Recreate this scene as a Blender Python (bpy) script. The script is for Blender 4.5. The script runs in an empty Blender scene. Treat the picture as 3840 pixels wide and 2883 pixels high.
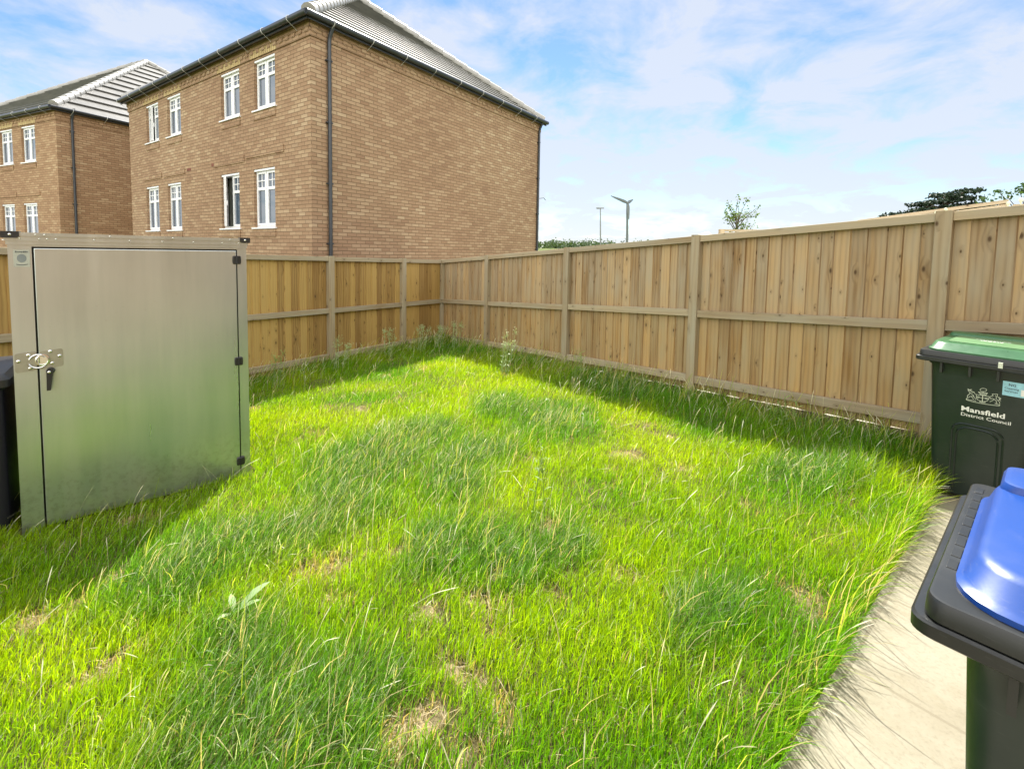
import bpy, bmesh, math, random
import numpy as np
from mathutils import Vector as V, Matrix
random.seed(7); RNG = np.random.default_rng(11)
rad = math.radians
sc = bpy.context.scene
COL = sc.collection
ORG = {}

# ------------------------------------------------------------------ helpers
def azv(a): return V((math.sin(rad(a)), math.cos(rad(a)), 0))

class Fr:                                   # a local frame: origin + three axes
    def __init__(s, o, x, y, z): s.o, s.x, s.y, s.z = V(o), V(x), V(y), V(z)
    def p(s, a, b, c): return s.o + s.x*a + s.y*b + s.z*c
    def at(s, a, b, c): return Fr(s.p(a, b, c), s.x, s.y, s.z)
WORLD = Fr((0,0,0),(1,0,0),(0,1,0),(0,0,1))

class MB:
    """collects faces with uv (metres) and a tone per face"""
    def __init__(s): s.v=[]; s.f=[]; s.uv=[]; s.t=[]
    def face(s, pts, uv=None, tone=.5):
        b=len(s.v); s.v += [tuple(p) for p in pts]; s.f.append(list(range(b,b+len(pts))))
        s.uv.append(uv or [(0,0)]*len(pts)); s.t.append(tone)
    def quad(s, F, a0,a1,b0,b1,c, flip=False, tone=.5, off=(0,0)):   # in the x-z plane of a frame at y=c
        pts=[F.p(a0,c,b0),F.p(a1,c,b0),F.p(a1,c,b1),F.p(a0,c,b1)]
        uv=[(a0+off[0],b0+off[1]),(a1+off[0],b0+off[1]),(a1+off[0],b1+off[1]),(a0+off[0],b1+off[1])]
        if flip: pts.reverse(); uv.reverse()
        s.face(pts,uv,tone)
    def box(s, F, x0,x1,y0,y1,z0,z1, tone=None, grain=2, off=None):
        if tone is None: tone=random.random()
        if off is None: off=(random.random()*40,random.random()*40)
        c=[[F.p(x,y,z) for z in (z0,z1)] for x in (x0,x1) for y in (y0,y1)]
        P=lambda i,j,k: (F.p((x0,x1)[i],(y0,y1)[j],(z0,z1)[k]), ((x0,x1)[i],(y0,y1)[j],(z0,z1)[k]))
        for q in (((0,0,0),(1,0,0),(1,0,1),(0,0,1)),((1,1,0),(0,1,0),(0,1,1),(1,1,1)),((0,1,0),(0,0,0),(0,0,1),(0,1,1)),
                  ((1,0,0),(1,1,0),(1,1,1),(1,0,1)),((0,0,1),(1,0,1),(1,1,1),(0,1,1)),((0,1,0),(1,1,0),(1,0,0),(0,0,0))):
            pts=[];uv=[]
            for i in q:
                p,l=P(*i); pts.append(p); o=[l[k] for k in range(3) if k!=grain]
                uv.append((o[0]+o[1]+off[0], l[grain]+off[1]))
            s.face(pts,uv,tone)
    def tube(s, pts, r, n=8, cap=True, tone=.5):
        pts=[V(p) for p in pts]; rs=r if isinstance(r,(list,tuple)) else [r]*len(pts); rings=[]
        up=V((0,0,1))
        d0=(pts[-1]-pts[0]).normalized()
        if abs(d0.z)>.9: up=V((1,0,0))
        for i,p in enumerate(pts):
            d=(pts[min(i+1,len(pts)-1)]-pts[max(i-1,0)]).normalized()
            a=d.cross(up).normalized(); b=a.cross(d)
            rings.append([p+(a*math.cos(2*math.pi*k/n)+b*math.sin(2*math.pi*k/n))*rs[i] for k in range(n)])
        for i in range(len(rings)-1):
            for k in range(n):
                k2=(k+1)%n; s.face([rings[i][k],rings[i][k2],rings[i+1][k2],rings[i+1][k]],None,tone)
        if cap: s.face(rings[0][::-1],None,tone); s.face(rings[-1],None,tone)
    def loft(s, rings, cap0=True, cap1=True, tone=.5):
        n=len(rings[0])
        for i in range(len(rings)-1):
            for k in range(n):
                k2=(k+1)%n; s.face([rings[i][k],rings[i][k2],rings[i+1][k2],rings[i+1][k]],None,tone)
        if cap0: s.face(rings[0][::-1],None,tone)
        if cap1: s.face(rings[-1],None,tone)
    def prism(s, F, poly, y0, y1, tone=.5):   # polygon in x-z of the frame, extruded along y
        a=[F.p(x,y0,z) for x,z in poly]; b=[F.p(x,y1,z) for x,z in poly]
        s.face(a,None,tone); s.face(b[::-1],None,tone)
        for i in range(len(poly)):
            j=(i+1)%len(poly); s.face([a[j],a[i],b[i],b[j]],None,tone)
    def build(s, name, mat, parent=None, smooth=None, weld=False):
        me=bpy.data.meshes.new(name); o=V((0,0,0))
        root=parent
        while root is not None and root.parent is not None: root=root.parent
        if root is not None: o=ORG.get(root.name,V((0,0,0)))
        me.from_pydata([(p[0]-o.x,p[1]-o.y,p[2]-o.z) for p in s.v],[],s.f)
        uvl=me.uv_layers.new(name='UVMap'); at=me.attributes.new('tone','FLOAT','FACE')
        uvl.data.foreach_set('uv',[c for f in s.uv for p in f for c in p]); at.data.foreach_set('value',s.t)
        if weld or smooth is not None:
            bm=bmesh.new(); bm.from_mesh(me); bmesh.ops.remove_doubles(bm,verts=bm.verts,dist=1e-4)
            bmesh.ops.recalc_face_normals(bm,faces=bm.faces); bm.to_mesh(me); bm.free()
        if smooth is not None:
            me.polygons.foreach_set('use_smooth',[True]*len(me.polygons)); me.set_sharp_from_angle(angle=rad(smooth))
        for m in (mat if isinstance(mat,(list,tuple)) else [mat]): me.materials.append(m)
        ob=bpy.data.objects.new(name,me); COL.objects.link(ob)
        if parent is not None: ob.parent=parent
        return ob

def thing(name,label,cat,loc,group=None):
    o=bpy.data.objects.new(name,None); COL.objects.link(o); o.location=loc; o.empty_display_size=.2
    o['label']=label; o['category']=cat
    if group: o['group']=group
    ORG[o.name]=V(loc); return o
def tag(o,label,cat,group=None):
    o['label']=label; o['category']=cat
    if group: o['group']=group
    return o
def kind(o,k): o['kind']=k; return o

def rrect(F, x0,x1,y0,y1,r,z,n=5):
    out=[]
    for cx,cy,a0 in ((x1-r,y0+r,-90),(x1-r,y1-r,0),(x0+r,y1-r,90),(x0+r,y0+r,180)):
        for k in range(n+1):
            a=rad(a0+90*k/n); out.append(F.p(cx+r*math.cos(a),cy+r*math.sin(a),z))
    return out

def text(mb, s, F, size, bold=0.0, lift=.0006, align='LEFT', xs=1.0):     # flat lettering in the x-z plane of a frame
    cu=bpy.data.curves.new('t','FONT'); cu.body=s; cu.size=size; cu.offset=bold; cu.align_x=align; cu.resolution_u=2
    ob=bpy.data.objects.new('t',cu); COL.objects.link(ob)
    dg=bpy.context.evaluated_depsgraph_get(); ev=ob.evaluated_get(dg); me=ev.to_mesh()
    for p in me.polygons:
        mb.face([F.p(me.vertices[i].co.x*xs,-lift,me.vertices[i].co.y) for i in p.vertices])
    ev.to_mesh_clear(); bpy.data.objects.remove(ob); bpy.data.curves.remove(cu)
def ribbon(mb, F, pts, w, lift=.0006, closed=False):
    P=[V((x,z,0)) for x,z in pts]
    if closed: P.append(P[0])
    for a,b in zip(P[:-1],P[1:]):
        d=(b-a)
        if d.length<1e-6: continue
        d.normalize(); nrm=V((-d.y,d.x,0))*w*.5; e=d*w*.3
        q=[a-e-nrm,b+e-nrm,b+e+nrm,a-e+nrm]
        mb.face([F.p(c.x,-lift,c.y) for c in q])

# ------------------------------------------------------------------ materials
class NT:
    def __init__(s,name):
        s.m=bpy.data.materials.new(name); s.m.use_nodes=True; s.t=s.m.node_tree; s.t.nodes.clear()
        s.out=s.n('ShaderNodeOutputMaterial')
    def n(s,ty,**k):
        x=s.t.nodes.new(ty)
        for a,b in k.items(): setattr(x,a,b)
        return x
    def l(s,a,b): s.t.links.new(a,b)
    def val(s,x,inp):
        if isinstance(x,(int,float)): inp.default_value=x
        elif isinstance(x,(tuple,list)): inp.default_value=(tuple(x)+(1,))[:4] if inp.type=='RGBA' else tuple(x)
        else: s.l(x,inp)
    def math(s,op,a,b=0,c=0,clamp=False):
        x=s.n('ShaderNodeMath',operation=op,use_clamp=clamp)
        s.val(a,x.inputs[0]); s.val(b,x.inputs[1]); s.val(c,x.inputs[2]); return x.outputs[0]
    def mix(s,f,a,b,mode='MIX'):
        x=s.n('ShaderNodeMix',data_type='RGBA',blend_type=mode); s.val(f,x.inputs[0]); s.val(a,x.inputs[6]); s.val(b,x.inputs[7]); return x.outputs[2]
    def ramp(s,f,stops,interp='LINEAR'):
        x=s.n('ShaderNodeValToRGB'); x.color_ramp.interpolation=interp; e=x.color_ramp.elements
        while len(e)<len(stops): e.new(.5)
        for i,(p,c) in enumerate(stops): e[i].position=p; e[i].color=tuple(c)+(1,) if isinstance(c,(tuple,list)) else (c,c,c,1)
        s.val(f,x.inputs[0]); return x.outputs[0]
    def noise(s,vec,scale,detail=3,rough=.5,dist=0):
        x=s.n('ShaderNodeTexNoise'); x.inputs['Scale'].default_value=scale; x.inputs['Detail'].default_value=detail
        x.inputs['Roughness'].default_value=rough; x.inputs['Distortion'].default_value=dist
        if vec is not None: s.l(vec,x.inputs['Vector'])
        return x.outputs['Fac']
    def mapv(s,vec,scale=(1,1,1),loc=(0,0,0)):
        x=s.n('ShaderNodeMapping'); s.l(vec,x.inputs[0]); x.inputs['Scale'].default_value=scale; x.inputs['Location'].default_value=loc; return x.outputs[0]
    def uv(s): return s.n('ShaderNodeUVMap',uv_map='UVMap').outputs[0]
    def obj(s): return s.n('ShaderNodeNewGeometry').outputs['Position']
    def attr(s,n): return s.n('ShaderNodeAttribute',attribute_name=n)
    def bsdf(s,col,rough=.6,metal=0,spec=.5,bump=None,bstr=.3,bdist=.01,ior=None,coat=0):
        b=s.n('ShaderNodeBsdfPrincipled'); s.val(col,b.inputs['Base Color']); s.val(rough,b.inputs['Roughness']); s.val(metal,b.inputs['Metallic'])
        b.inputs['Specular IOR Level'].default_value=spec
        if ior: b.inputs['IOR'].default_value=ior
        if coat: b.inputs['Coat Weight'].default_value=coat; b.inputs['Coat Roughness'].default_value=.15
        if bump is not None:
            k=s.n('ShaderNodeBump'); k.inputs['Strength'].default_value=bstr; k.inputs['Distance'].default_value=bdist
            s.l(bump,k.inputs['Height']); s.l(k.outputs[0],b.inputs['Normal'])
        s.l(b.outputs[0],s.out.inputs[0]); return b

def simple(name,col,rough=.5,metal=0,spec=.5,var=.15,scale=6,bstr=0.0,coat=0):
    t=NT(name); p=t.obj(); f=t.noise(p,scale,5,.6)
    c=t.mix(t.ramp(f,[(.3,0),(.7,1)]),tuple(x*(1-var) for x in col),tuple(min(1,x*(1+var)) for x in col))
    r=t.math('ADD',t.math('MULTIPLY',t.noise(p,scale*4,4),.2),rough-.1)
    t.bsdf(c,r,metal,spec,bump=t.noise(p,scale*10,3) if bstr else None,bstr=bstr,bdist=.004,coat=coat); return t.m

def brick_mat(name,tint=(1,1,1),soldier=False):
    t=NT(name); uv=t.uv(); sx=t.n('ShaderNodeSeparateXYZ'); t.l(uv,sx.inputs[0]); u,v=sx.outputs[0],sx.outputs[1]
    if soldier: u,v=v,u
    cw,ch=.225,.075
    r=t.math('DIVIDE',v,ch); row=t.math('FLOOR',r); fv=t.math('FRACT',r)
    odd=t.math('MULTIPLY',t.math('FLOORED_MODULO',row,2),.5)
    c=t.math('ADD',t.math('DIVIDE',u,cw),odd); colm=t.math('FLOOR',c); fu=t.math('FRACT',c)
    cb=t.n('ShaderNodeCombineXYZ'); t.l(colm,cb.inputs[0]); t.l(row,cb.inputs[1])
    wn=t.n('ShaderNodeTexWhiteNoise',noise_dimensions='3D'); t.l(cb.outputs[0],wn.inputs['Vector']); rnd=wn.outputs['Value']
    cb2=t.n('ShaderNodeCombineXYZ'); t.l(colm,cb2.inputs[0]); t.l(row,cb2.inputs[1]); cb2.inputs[2].default_value=7.3
    wn2=t.n('ShaderNodeTexWhiteNoise',noise_dimensions='3D'); t.l(cb2.outputs[0],wn2.inputs['Vector'])
    big=t.noise(uv,.35,2,.5); mid=t.noise(t.mapv(uv,(1,3,1)),9,4,.65); fine=t.noise(uv,110,3,.6)
    x=t.math('ADD',t.math('ADD',t.math('MULTIPLY',t.math('POWER',rnd,1.6),.50),t.math('MULTIPLY',big,.75)),t.math('MULTIPLY',mid,.25)); x=t.math('SUBTRACT',x,.2)
    T=lambda c: tuple(a*b for a,b in zip(c,tint))
    if soldier: col=t.ramp(x,[(.1,T((.42,.31,.15))),(.6,T((.56,.44,.22))),(.95,T((.62,.50,.28)))])
    else: col=t.ramp(x,[(.05,T((.235,.142,.088))),(.3,T((.315,.20,.122))),(.5,T((.355,.235,.145))),(.72,T((.405,.283,.178))),(.95,T((.50,.385,.255)))])
    col=t.mix(t.math('MULTIPLY',t.math('GREATER_THAN',wn2.outputs['Value'],.95),.3),col,T((.20,.11,.07)))
    col=t.mix(t.math('MULTIPLY',t.ramp(fine,[(.35,1),(.6,0)]),.25),col,T((.22,.14,.08)))
    mu=t.math('MINIMUM',fu,t.math('SUBTRACT',1,fu)); mv=t.math('MINIMUM',fv,t.math('SUBTRACT',1,fv))
    wob=t.math('MULTIPLY',t.math('SUBTRACT',t.noise(uv,30,2),.5),.003)
    d=t.math('ADD',t.math('MINIMUM',t.math('MULTIPLY',mu,cw),t.math('MULTIPLY',mv,ch)),wob)
    mort=t.ramp(t.math('MULTIPLY',d,100),[(.5,1),(.85,0)])
    col=t.mix(t.math('MULTIPLY',mort,.85),col,T((.20,.135,.08)))
    hgt=t.math('SUBTRACT',t.math('MULTIPLY',mid,.35),mort)
    t.bsdf(col,.85,0,.25,bump=hgt,bstr=.9,bdist=.008); return t.m

def wood_mat(name,light,dark,grey,greyf=.35,lower=None):
    t=NT(name); uv=t.uv(); tone=t.attr('tone').outputs['Fac']
    vo=t.n('ShaderNodeTexVoronoi',voronoi_dimensions='2D'); t.l(t.mapv(uv,(8.5,4.6,1)),vo.inputs['Vector']); vo.inputs['Scale'].default_value=1.0
    kd=vo.outputs['Distance']; sel=t.n('ShaderNodeSeparateColor'); t.l(vo.outputs['Color'],sel.inputs[0])
    has=t.math('GREATER_THAN',sel.outputs[0],.66)
    size=t.math('ADD',.055,t.math('MULTIPLY',t.math('POWER',sel.outputs[1],2),.13))
    knot=t.math('MULTIPLY',has,t.math('SUBTRACT',1,t.math('DIVIDE',kd,size),clamp=True))
    halo=t.math('MULTIPLY',has,t.math('SUBTRACT',1,t.math('DIVIDE',kd,t.math('MULTIPLY',size,3.2)),clamp=True))
    warp=t.math('ADD',t.math('MULTIPLY',halo,.35),t.math('MULTIPLY',t.noise(t.mapv(uv,(6,1.2,1)),1,3),.55))
    sx=t.n('ShaderNodeSeparateXYZ'); t.l(uv,sx.inputs[0])
    ring=t.math('ADD',t.math('MULTIPLY',sx.outputs[0],11),t.math('MULTIPLY',warp,1.6))
    ring=t.math('ABSOLUTE',t.math('SINE',t.math('MULTIPLY',ring,6.3)))
    g1=t.noise(t.mapv(uv,(160,4,1)),1,4,.6); g2=t.noise(t.mapv(uv,(14,1.1,1)),1,3,.5); g3=t.noise(uv,1.3,2)
    f=t.math('ADD',t.math('ADD',t.math('MULTIPLY',ring,.28),t.math('MULTIPLY',g1,.35)),t.math('MULTIPLY',g2,.45))
    f=t.math('ADD',f,t.math('MULTIPLY',t.math('SUBTRACT',tone,.5),.64))
    col=t.mix(t.ramp(f,[(.25,0),(.85,1)]),dark,light)
    gf=t.math('MULTIPLY',t.ramp(t.math('ADD',t.math('MULTIPLY',g2,.6),t.math('MULTIPLY',g3,.6)),[(.45,0),(.8,1)]),greyf*1.6)
    col=t.mix(gf,col,grey)
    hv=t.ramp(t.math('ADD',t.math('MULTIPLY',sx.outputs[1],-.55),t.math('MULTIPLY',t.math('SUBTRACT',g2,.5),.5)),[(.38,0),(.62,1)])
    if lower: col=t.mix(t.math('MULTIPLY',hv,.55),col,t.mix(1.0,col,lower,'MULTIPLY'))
    col=t.mix(t.math('MULTIPLY',halo,.35),col,tuple(c*.5 for c in dark))
    col=t.mix(t.ramp(knot,[(.15,0),(.7,.9)]),col,(.075,.042,.02))
    t.bsdf(col,.8,0,.25,bump=t.math('SUBTRACT',t.math('ADD',t.math('MULTIPLY',g1,.5),t.math('MULTIPLY',ring,.25)),knot),bstr=.35,bdist=.003); return t.m

def grass_mat(name,trans=.5,spec=.5,rough=.38):
    t=NT(name); a=t.attr('tint').outputs['Color']
    b=t.bsdf(a,rough,0,spec)
    tr=t.n('ShaderNodeBsdfTranslucent'); t.l(t.mix(1.0,a,(1.9,1.75,.9),'MULTIPLY'),tr.inputs[0])
    mx=t.n('ShaderNodeMixShader'); mx.inputs[0].default_value=trans; t.l(b.outputs[0],mx.inputs[1]); t.l(tr.outputs[0],mx.inputs[2]); t.l(mx.outputs[0],t.out.inputs[0]); return t.m

def leaf_mat(name,c0,c1,trans=.35):
    t=NT(name); tone=t.attr('tone').outputs['Fac']; col=t.mix(tone,c0,c1); b=t.bsdf(col,.5,0,.4)
    tr=t.n('ShaderNodeBsdfTranslucent'); t.l(t.mix(1.0,col,(1.6,1.5,.8),'MULTIPLY'),tr.inputs[0])
    mx=t.n('ShaderNodeMixShader'); mx.inputs[0].default_value=trans; t.l(b.outputs[0],mx.inputs[1]); t.l(tr.outputs[0],mx.inputs[2]); t.l(mx.outputs[0],t.out.inputs[0]); return t.m

M={}
M['brick']=brick_mat('brick'); M['brick2']=brick_mat('brick_far',(1.02,.98,.92)); M['soldier']=brick_mat('soldier',soldier=True)
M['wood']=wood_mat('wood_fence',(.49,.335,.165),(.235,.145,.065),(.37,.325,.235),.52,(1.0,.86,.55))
M['wood_ochre']=wood_mat('wood_ochre',(.47,.31,.10),(.23,.13,.04),(.35,.26,.12),.12)
M['wood_rail']=wood_mat('wood_rail',(.42,.33,.205),(.27,.20,.115),(.35,.33,.25),.5)
M['wood_pale']=wood_mat('wood_pale',(.60,.50,.34),(.42,.34,.22),(.5,.46,.36),.3)
M['wood_dark']=wood_mat('wood_dark',(.22,.16,.09),(.10,.07,.04),(.18,.16,.12),.3)
M['gutter']=simple('gutter',(.028,.034,.042),.32,0,.5,.2)
M['upvc']=simple('upvc',(.80,.81,.83),.28,0,.5,.02)
M['strap']=simple('strap',(.55,.56,.55),.5)
M['dark_room']=simple('dark_room',(.30,.32,.27),.9)
M['terracotta']=simple('terracotta',(.17,.055,.035),.8)
M['black']=simple('black_plastic',(.018,.018,.019),.42,0,.5,.2,20)
def plastic(name,col,rough,dust):
    t=NT(name); p=t.obj(); f=t.noise(p,3.5,5,.65); sc_=t.noise(t.mapv(p,(6,6,42)),3,4,.7)
    c=t.mix(t.math('MULTIPLY',t.ramp(f,[(.42,0),(.75,1)]),dust),col,(.22,.22,.19)); c=t.mix(t.math('MULTIPLY',t.ramp(sc_,[(.60,0),(.70,1)]),dust*.8),c,(.30,.30,.28))
    t.bsdf(c,t.math('ADD',rough-.06,t.math('MULTIPLY',f,.25)),0,.5,bump=t.noise(p,180,2,.5),bstr=.06,bdist=.001); return t.m
M['binblack']=plastic('bin_black',(.013,.015,.0145),.32,.07)
M['binbody']=plastic('bin_body',(.009,.019,.0165),.28,.06)
M['bingreen']=simple('bin_green',(.032,.125,.048),.32,0,.5,.12,8)
M['bingreen_top']=simple('bin_green_top',(.125,.255,.12),.36,0,.5,.10,8)
M['binblue']=plastic('bin_blue',(.008,.055,.27),.30,.10)
M['white']=simple('white_print',(.78,.80,.76),.5,0,.4,.05)
M['cream_print']=simple('cream_print',(.62,.68,.55),.5,0,.4,.05)
M['sticker']=simple('sticker_blue',(.30,.58,.68),.4,0,.4,.15,30)
M['ink']=simple('ink',(.03,.04,.06),.6)
M['chrome']=simple('chrome',(.80,.80,.76),.22,1,.5,.05)
M['zinc']=simple('zinc_plate',(.42,.43,.40),.34,.9,.5,.1,20)
M['label']=simple('label_film',(.40,.42,.36),.45,0,.4,.1,20)
M['label_grey']=simple('label_grey',(.20,.23,.23),.5)
M['steel']=simple('galv_pole',(.20,.215,.21),.5,.3)
M['turbine']=simple('turbine_grey',(.11,.13,.13),.6)
M['tarp']=simple('canvas_grey',(.42,.42,.36),.8)
M['bark']=simple('bark',(.10,.075,.05),.9)
M['rubber']=simple('rubber',(.02,.02,.02),.7)
M['lens']=simple('lamp_lens',(.75,.80,.60),.25)
M['leaf_young']=leaf_mat('leaf_young',(.035,.075,.018),(.13,.20,.03),.4)
M['leaf_cedar']=leaf_mat('leaf_cedar',(.010,.024,.016),(.03,.055,.028),.1)
M['leaf_tree']=leaf_mat('leaf_tree',(.02,.05,.016),(.07,.125,.03),.25)
M['leaf_wood']=leaf_mat('leaf_wood',(.025,.055,.025),(.085,.13,.04),.2)
M['weed']=leaf_mat('weed_leaf',(.16,.26,.07),(.30,.40,.13),.35)
M['weed_pale']=leaf_mat('weed_pale',(.30,.42,.20),(.46,.55,.30),.3)
M['grass']=grass_mat('grass',.52,.45,.30); M['seed']=grass_mat('seed_stem',.3,.4,.5)

t=NT('glass'); p=t.obj(); t.bsdf((.07,.10,.14),.03,0,.5,bump=t.noise(p,1.2,2),bstr=.02,bdist=.05,ior=2.1); M['glass']=t.m
def metal_shed():
    t=NT('galvanised_sheet'); p=t.obj(); st=t.noise(t.mapv(p,(7,7,.55)),1,5,.65); fl=t.noise(p,2.0,3,.5); gr=t.noise(p,160,2,.6)
    c=t.mix(t.ramp(fl,[(.35,0),(.7,1)]),(.49,.545,.545),(.545,.60,.605)); c=t.mix(t.math('MULTIPLY',t.ramp(st,[(.38,0),(.70,1)]),.42),c,(.70,.715,.69))
    sz=t.n('ShaderNodeSeparateXYZ'); t.l(p,sz.inputs[0])
    mud=t.math('MULTIPLY',t.ramp(sz.outputs[2],[(0,1),(.22,0)]),t.ramp(t.noise(p,26,5,.7),[(.48,0),(.62,1)])); c=t.mix(t.math('MULTIPLY',mud,.22),c,(.12,.10,.06))
    spot=t.ramp(t.noise(p,38,2,.5),[(.70,0),(.76,1)]); c=t.mix(t.math('MULTIPLY',spot,.10),c,(.3,.29,.25))
    r=t.math('ADD',.20,t.math('MULTIPLY',st,.22)); t.bsdf(c,r,.88,.5,bump=t.noise(p,1.1,1),bstr=.05,bdist=.05); return t.m
M['shed']=metal_shed()
def tiles_mat():
    t=NT('roof_tile'); uv=t.uv(); p=t.obj(); sx=t.n('ShaderNodeSeparateXYZ'); t.l(uv,sx.inputs[0])
    fu=t.math('FRACT',t.math('DIVIDE',sx.outputs[0],.33)); gap=t.math('LESS_THAN',fu,.03)
    c=t.ramp(t.noise(p,1.7,5,.6),[(.3,(.075,.075,.07)),(.7,(.135,.13,.118))]); c=t.mix(t.math('MULTIPLY',gap,.8),c,(.02,.02,.02))
    t.bsdf(c,t.math('ADD',.30,t.math('MULTIPLY',t.noise(p,9,3),.14)),0,.7,bump=t.noise(p,40,3),bstr=.15,bdist=.004); return t.m
M['tile']=tiles_mat(); M['hip']=simple('hip_tile',(.30,.295,.275),.42,0,.6,.15)
def slab_mat():
    t=NT('paving'); p=t.obj(); x=t.n('ShaderNodeVectorRotate',rotation_type='Z_AXIS'); t.l(p,x.inputs[0]); x.inputs['Angle'].default_value=rad(-40)
    sx=t.n('ShaderNodeSeparateXYZ'); t.l(x.outputs[0],sx.inputs[0])
    def j(o,off): 
        f=t.math('FRACT',t.math('DIVIDE',t.math('ADD',o,off),.60)); return t.math('LESS_THAN',t.math('MINIMUM',f,t.math('SUBTRACT',1,f)),.011)
    jj=t.math('MAXIMUM',j(sx.outputs[0],.22),j(sx.outputs[1],.13))
    c=t.ramp(t.noise(p,3.0,6,.65),[(.3,(.235,.21,.145)),(.52,(.29,.265,.195)),(.75,(.325,.30,.23))])
    c=t.mix(t.math('MULTIPLY',t.ramp(t.noise(p,70,3,.6),[(.5,0),(.72,1)]),.38),c,(.17,.145,.10))
    c=t.mix(t.math('MULTIPLY',t.ramp(t.noise(p,7,5,.7),[(.55,0),(.75,1)]),.35),c,(.20,.165,.09))
    c=t.mix(t.math('MULTIPLY',jj,.7),c,(.2,.175,.12)); t.bsdf(c,.75,0,.3,bump=t.math('SUBTRACT',t.noise(p,60,4),jj),bstr=.25,bdist=.004); return t.m
M['slab']=slab_mat()
def soil_mat():
    t=NT('lawn_soil'); p=t.obj(); a=t.noise(p,2.2,5,.6); b=t.noise(p,60,5,.75)
    c=t.ramp(a,[(.30,(.07,.07,.028)),(.5,(.11,.10,.04)),(.7,(.18,.145,.07))]); c=t.mix(t.ramp(t.math('ADD',t.attr('tone').outputs['Fac'],t.math('MULTIPLY',t.math('SUBTRACT',b,.5),.8)),[(.3,0),(.75,1)]),c,(.40,.32,.19)); c=t.mix(t.math('MULTIPLY',t.ramp(b,[(.4,0),(.65,1)]),.45),c,(.13,.095,.05))
    t.bsdf(c,.95,0,.1,bump=b,bstr=.8,bdist=.02); return t.m
M['soil']=soil_mat()
def field_mat():
    t=NT('field'); p=t.obj(); c=t.ramp(t.noise(p,.08,5,.6),[(.3,(.07,.11,.03)),(.6,(.13,.15,.05)),(.8,(.20,.17,.09))]); t.bsdf(c,.95,0,.1); return t.m
M['field']=field_mat(); M['path']=simple('pale_path',(.58,.54,.46),.85,0,.2,.1)

# ------------------------------------------------------------------ levels
def zl(x,y): return .04*x-.03*y                # lawn surface
RC=V((-1.547,10.32,0))                          # fence corner
RD=V((.6057,-.7957,0)); RN=V((.7957,.6057,0))   # along the long fence towards the camera; its outward normal
LD=V((-.5185,-.8551,0)); LN=V((-.8551,.5185,0)) # along the short fence; outward normal

# ------------------------------------------------------------------ ground
g=MB(); rs=[0,3,6,9,12,16,22,30,45,70,110,170,260,420,700]; na=48
def zg(x,y):
    r=math.hypot(x,y); a=max(-.55,min(.12,zl(x,y)))-.10
    h=0
    if y>150: h=max(0,min(1,(y-150)/120))*7.0
    return (a if r<25 else a+(-1.2-a)*min(1,(r-25)/30))+h
for i in range(len(rs)-1):
    for k in range(na):
        P=[]
        for r_,kk in ((rs[i],k),(rs[i+1],k),(rs[i+1],k+1),(rs[i],k+1)):
            a=2*math.pi*kk/na; x=r_*math.sin(a); y=r_*math.cos(a); P.append((x,y,zg(x,y)))
        if i==0: P=P[1:] if False else [P[0],P[1],P[2]]
        g.face(P)
kind(g.build('ground',M['field'],weld=True),'structure')
# lawn bed
SA=V((3.547,3.63,0)); SD=V((.7666,.642,0)); SNv=V((.642,-.7666,0))
POLY=[SA,RC,RC+LD*10.5,SA-SD*10.5]
# patio of pale slabs
pm=MB(); e0=SA-SD*.02; e1=SA-SD*9
F=Fr((0,0,0),SD,SNv,(0,0,1))
d0=SA.dot(SD); 
pm.box(Fr(SA,SD,SNv,(0,0,1)),-9,-.02,0,3.4,-.09,0.0)
kind(pm.build('patio',M['slab']),'structure')
# pale sunny path on the far side of the long fence
pp=MB(); 
for s0 in np.arange(-1,11,1.0):
    a=RC+RD*s0; b=RC+RD*(s0+1); zz=lambda s:1.412+.0703*s-1.835
    pp.face([(*(a+RN*.03).xy,zz(s0)),(*(b+RN*.03).xy,zz(s0+1)),(*(b+RN*2.2).xy,zz(s0+1)),(*(a+RN*2.2).xy,zz(s0))])
kind(pp.build('path',M['path'],weld=True),'structure')

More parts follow.
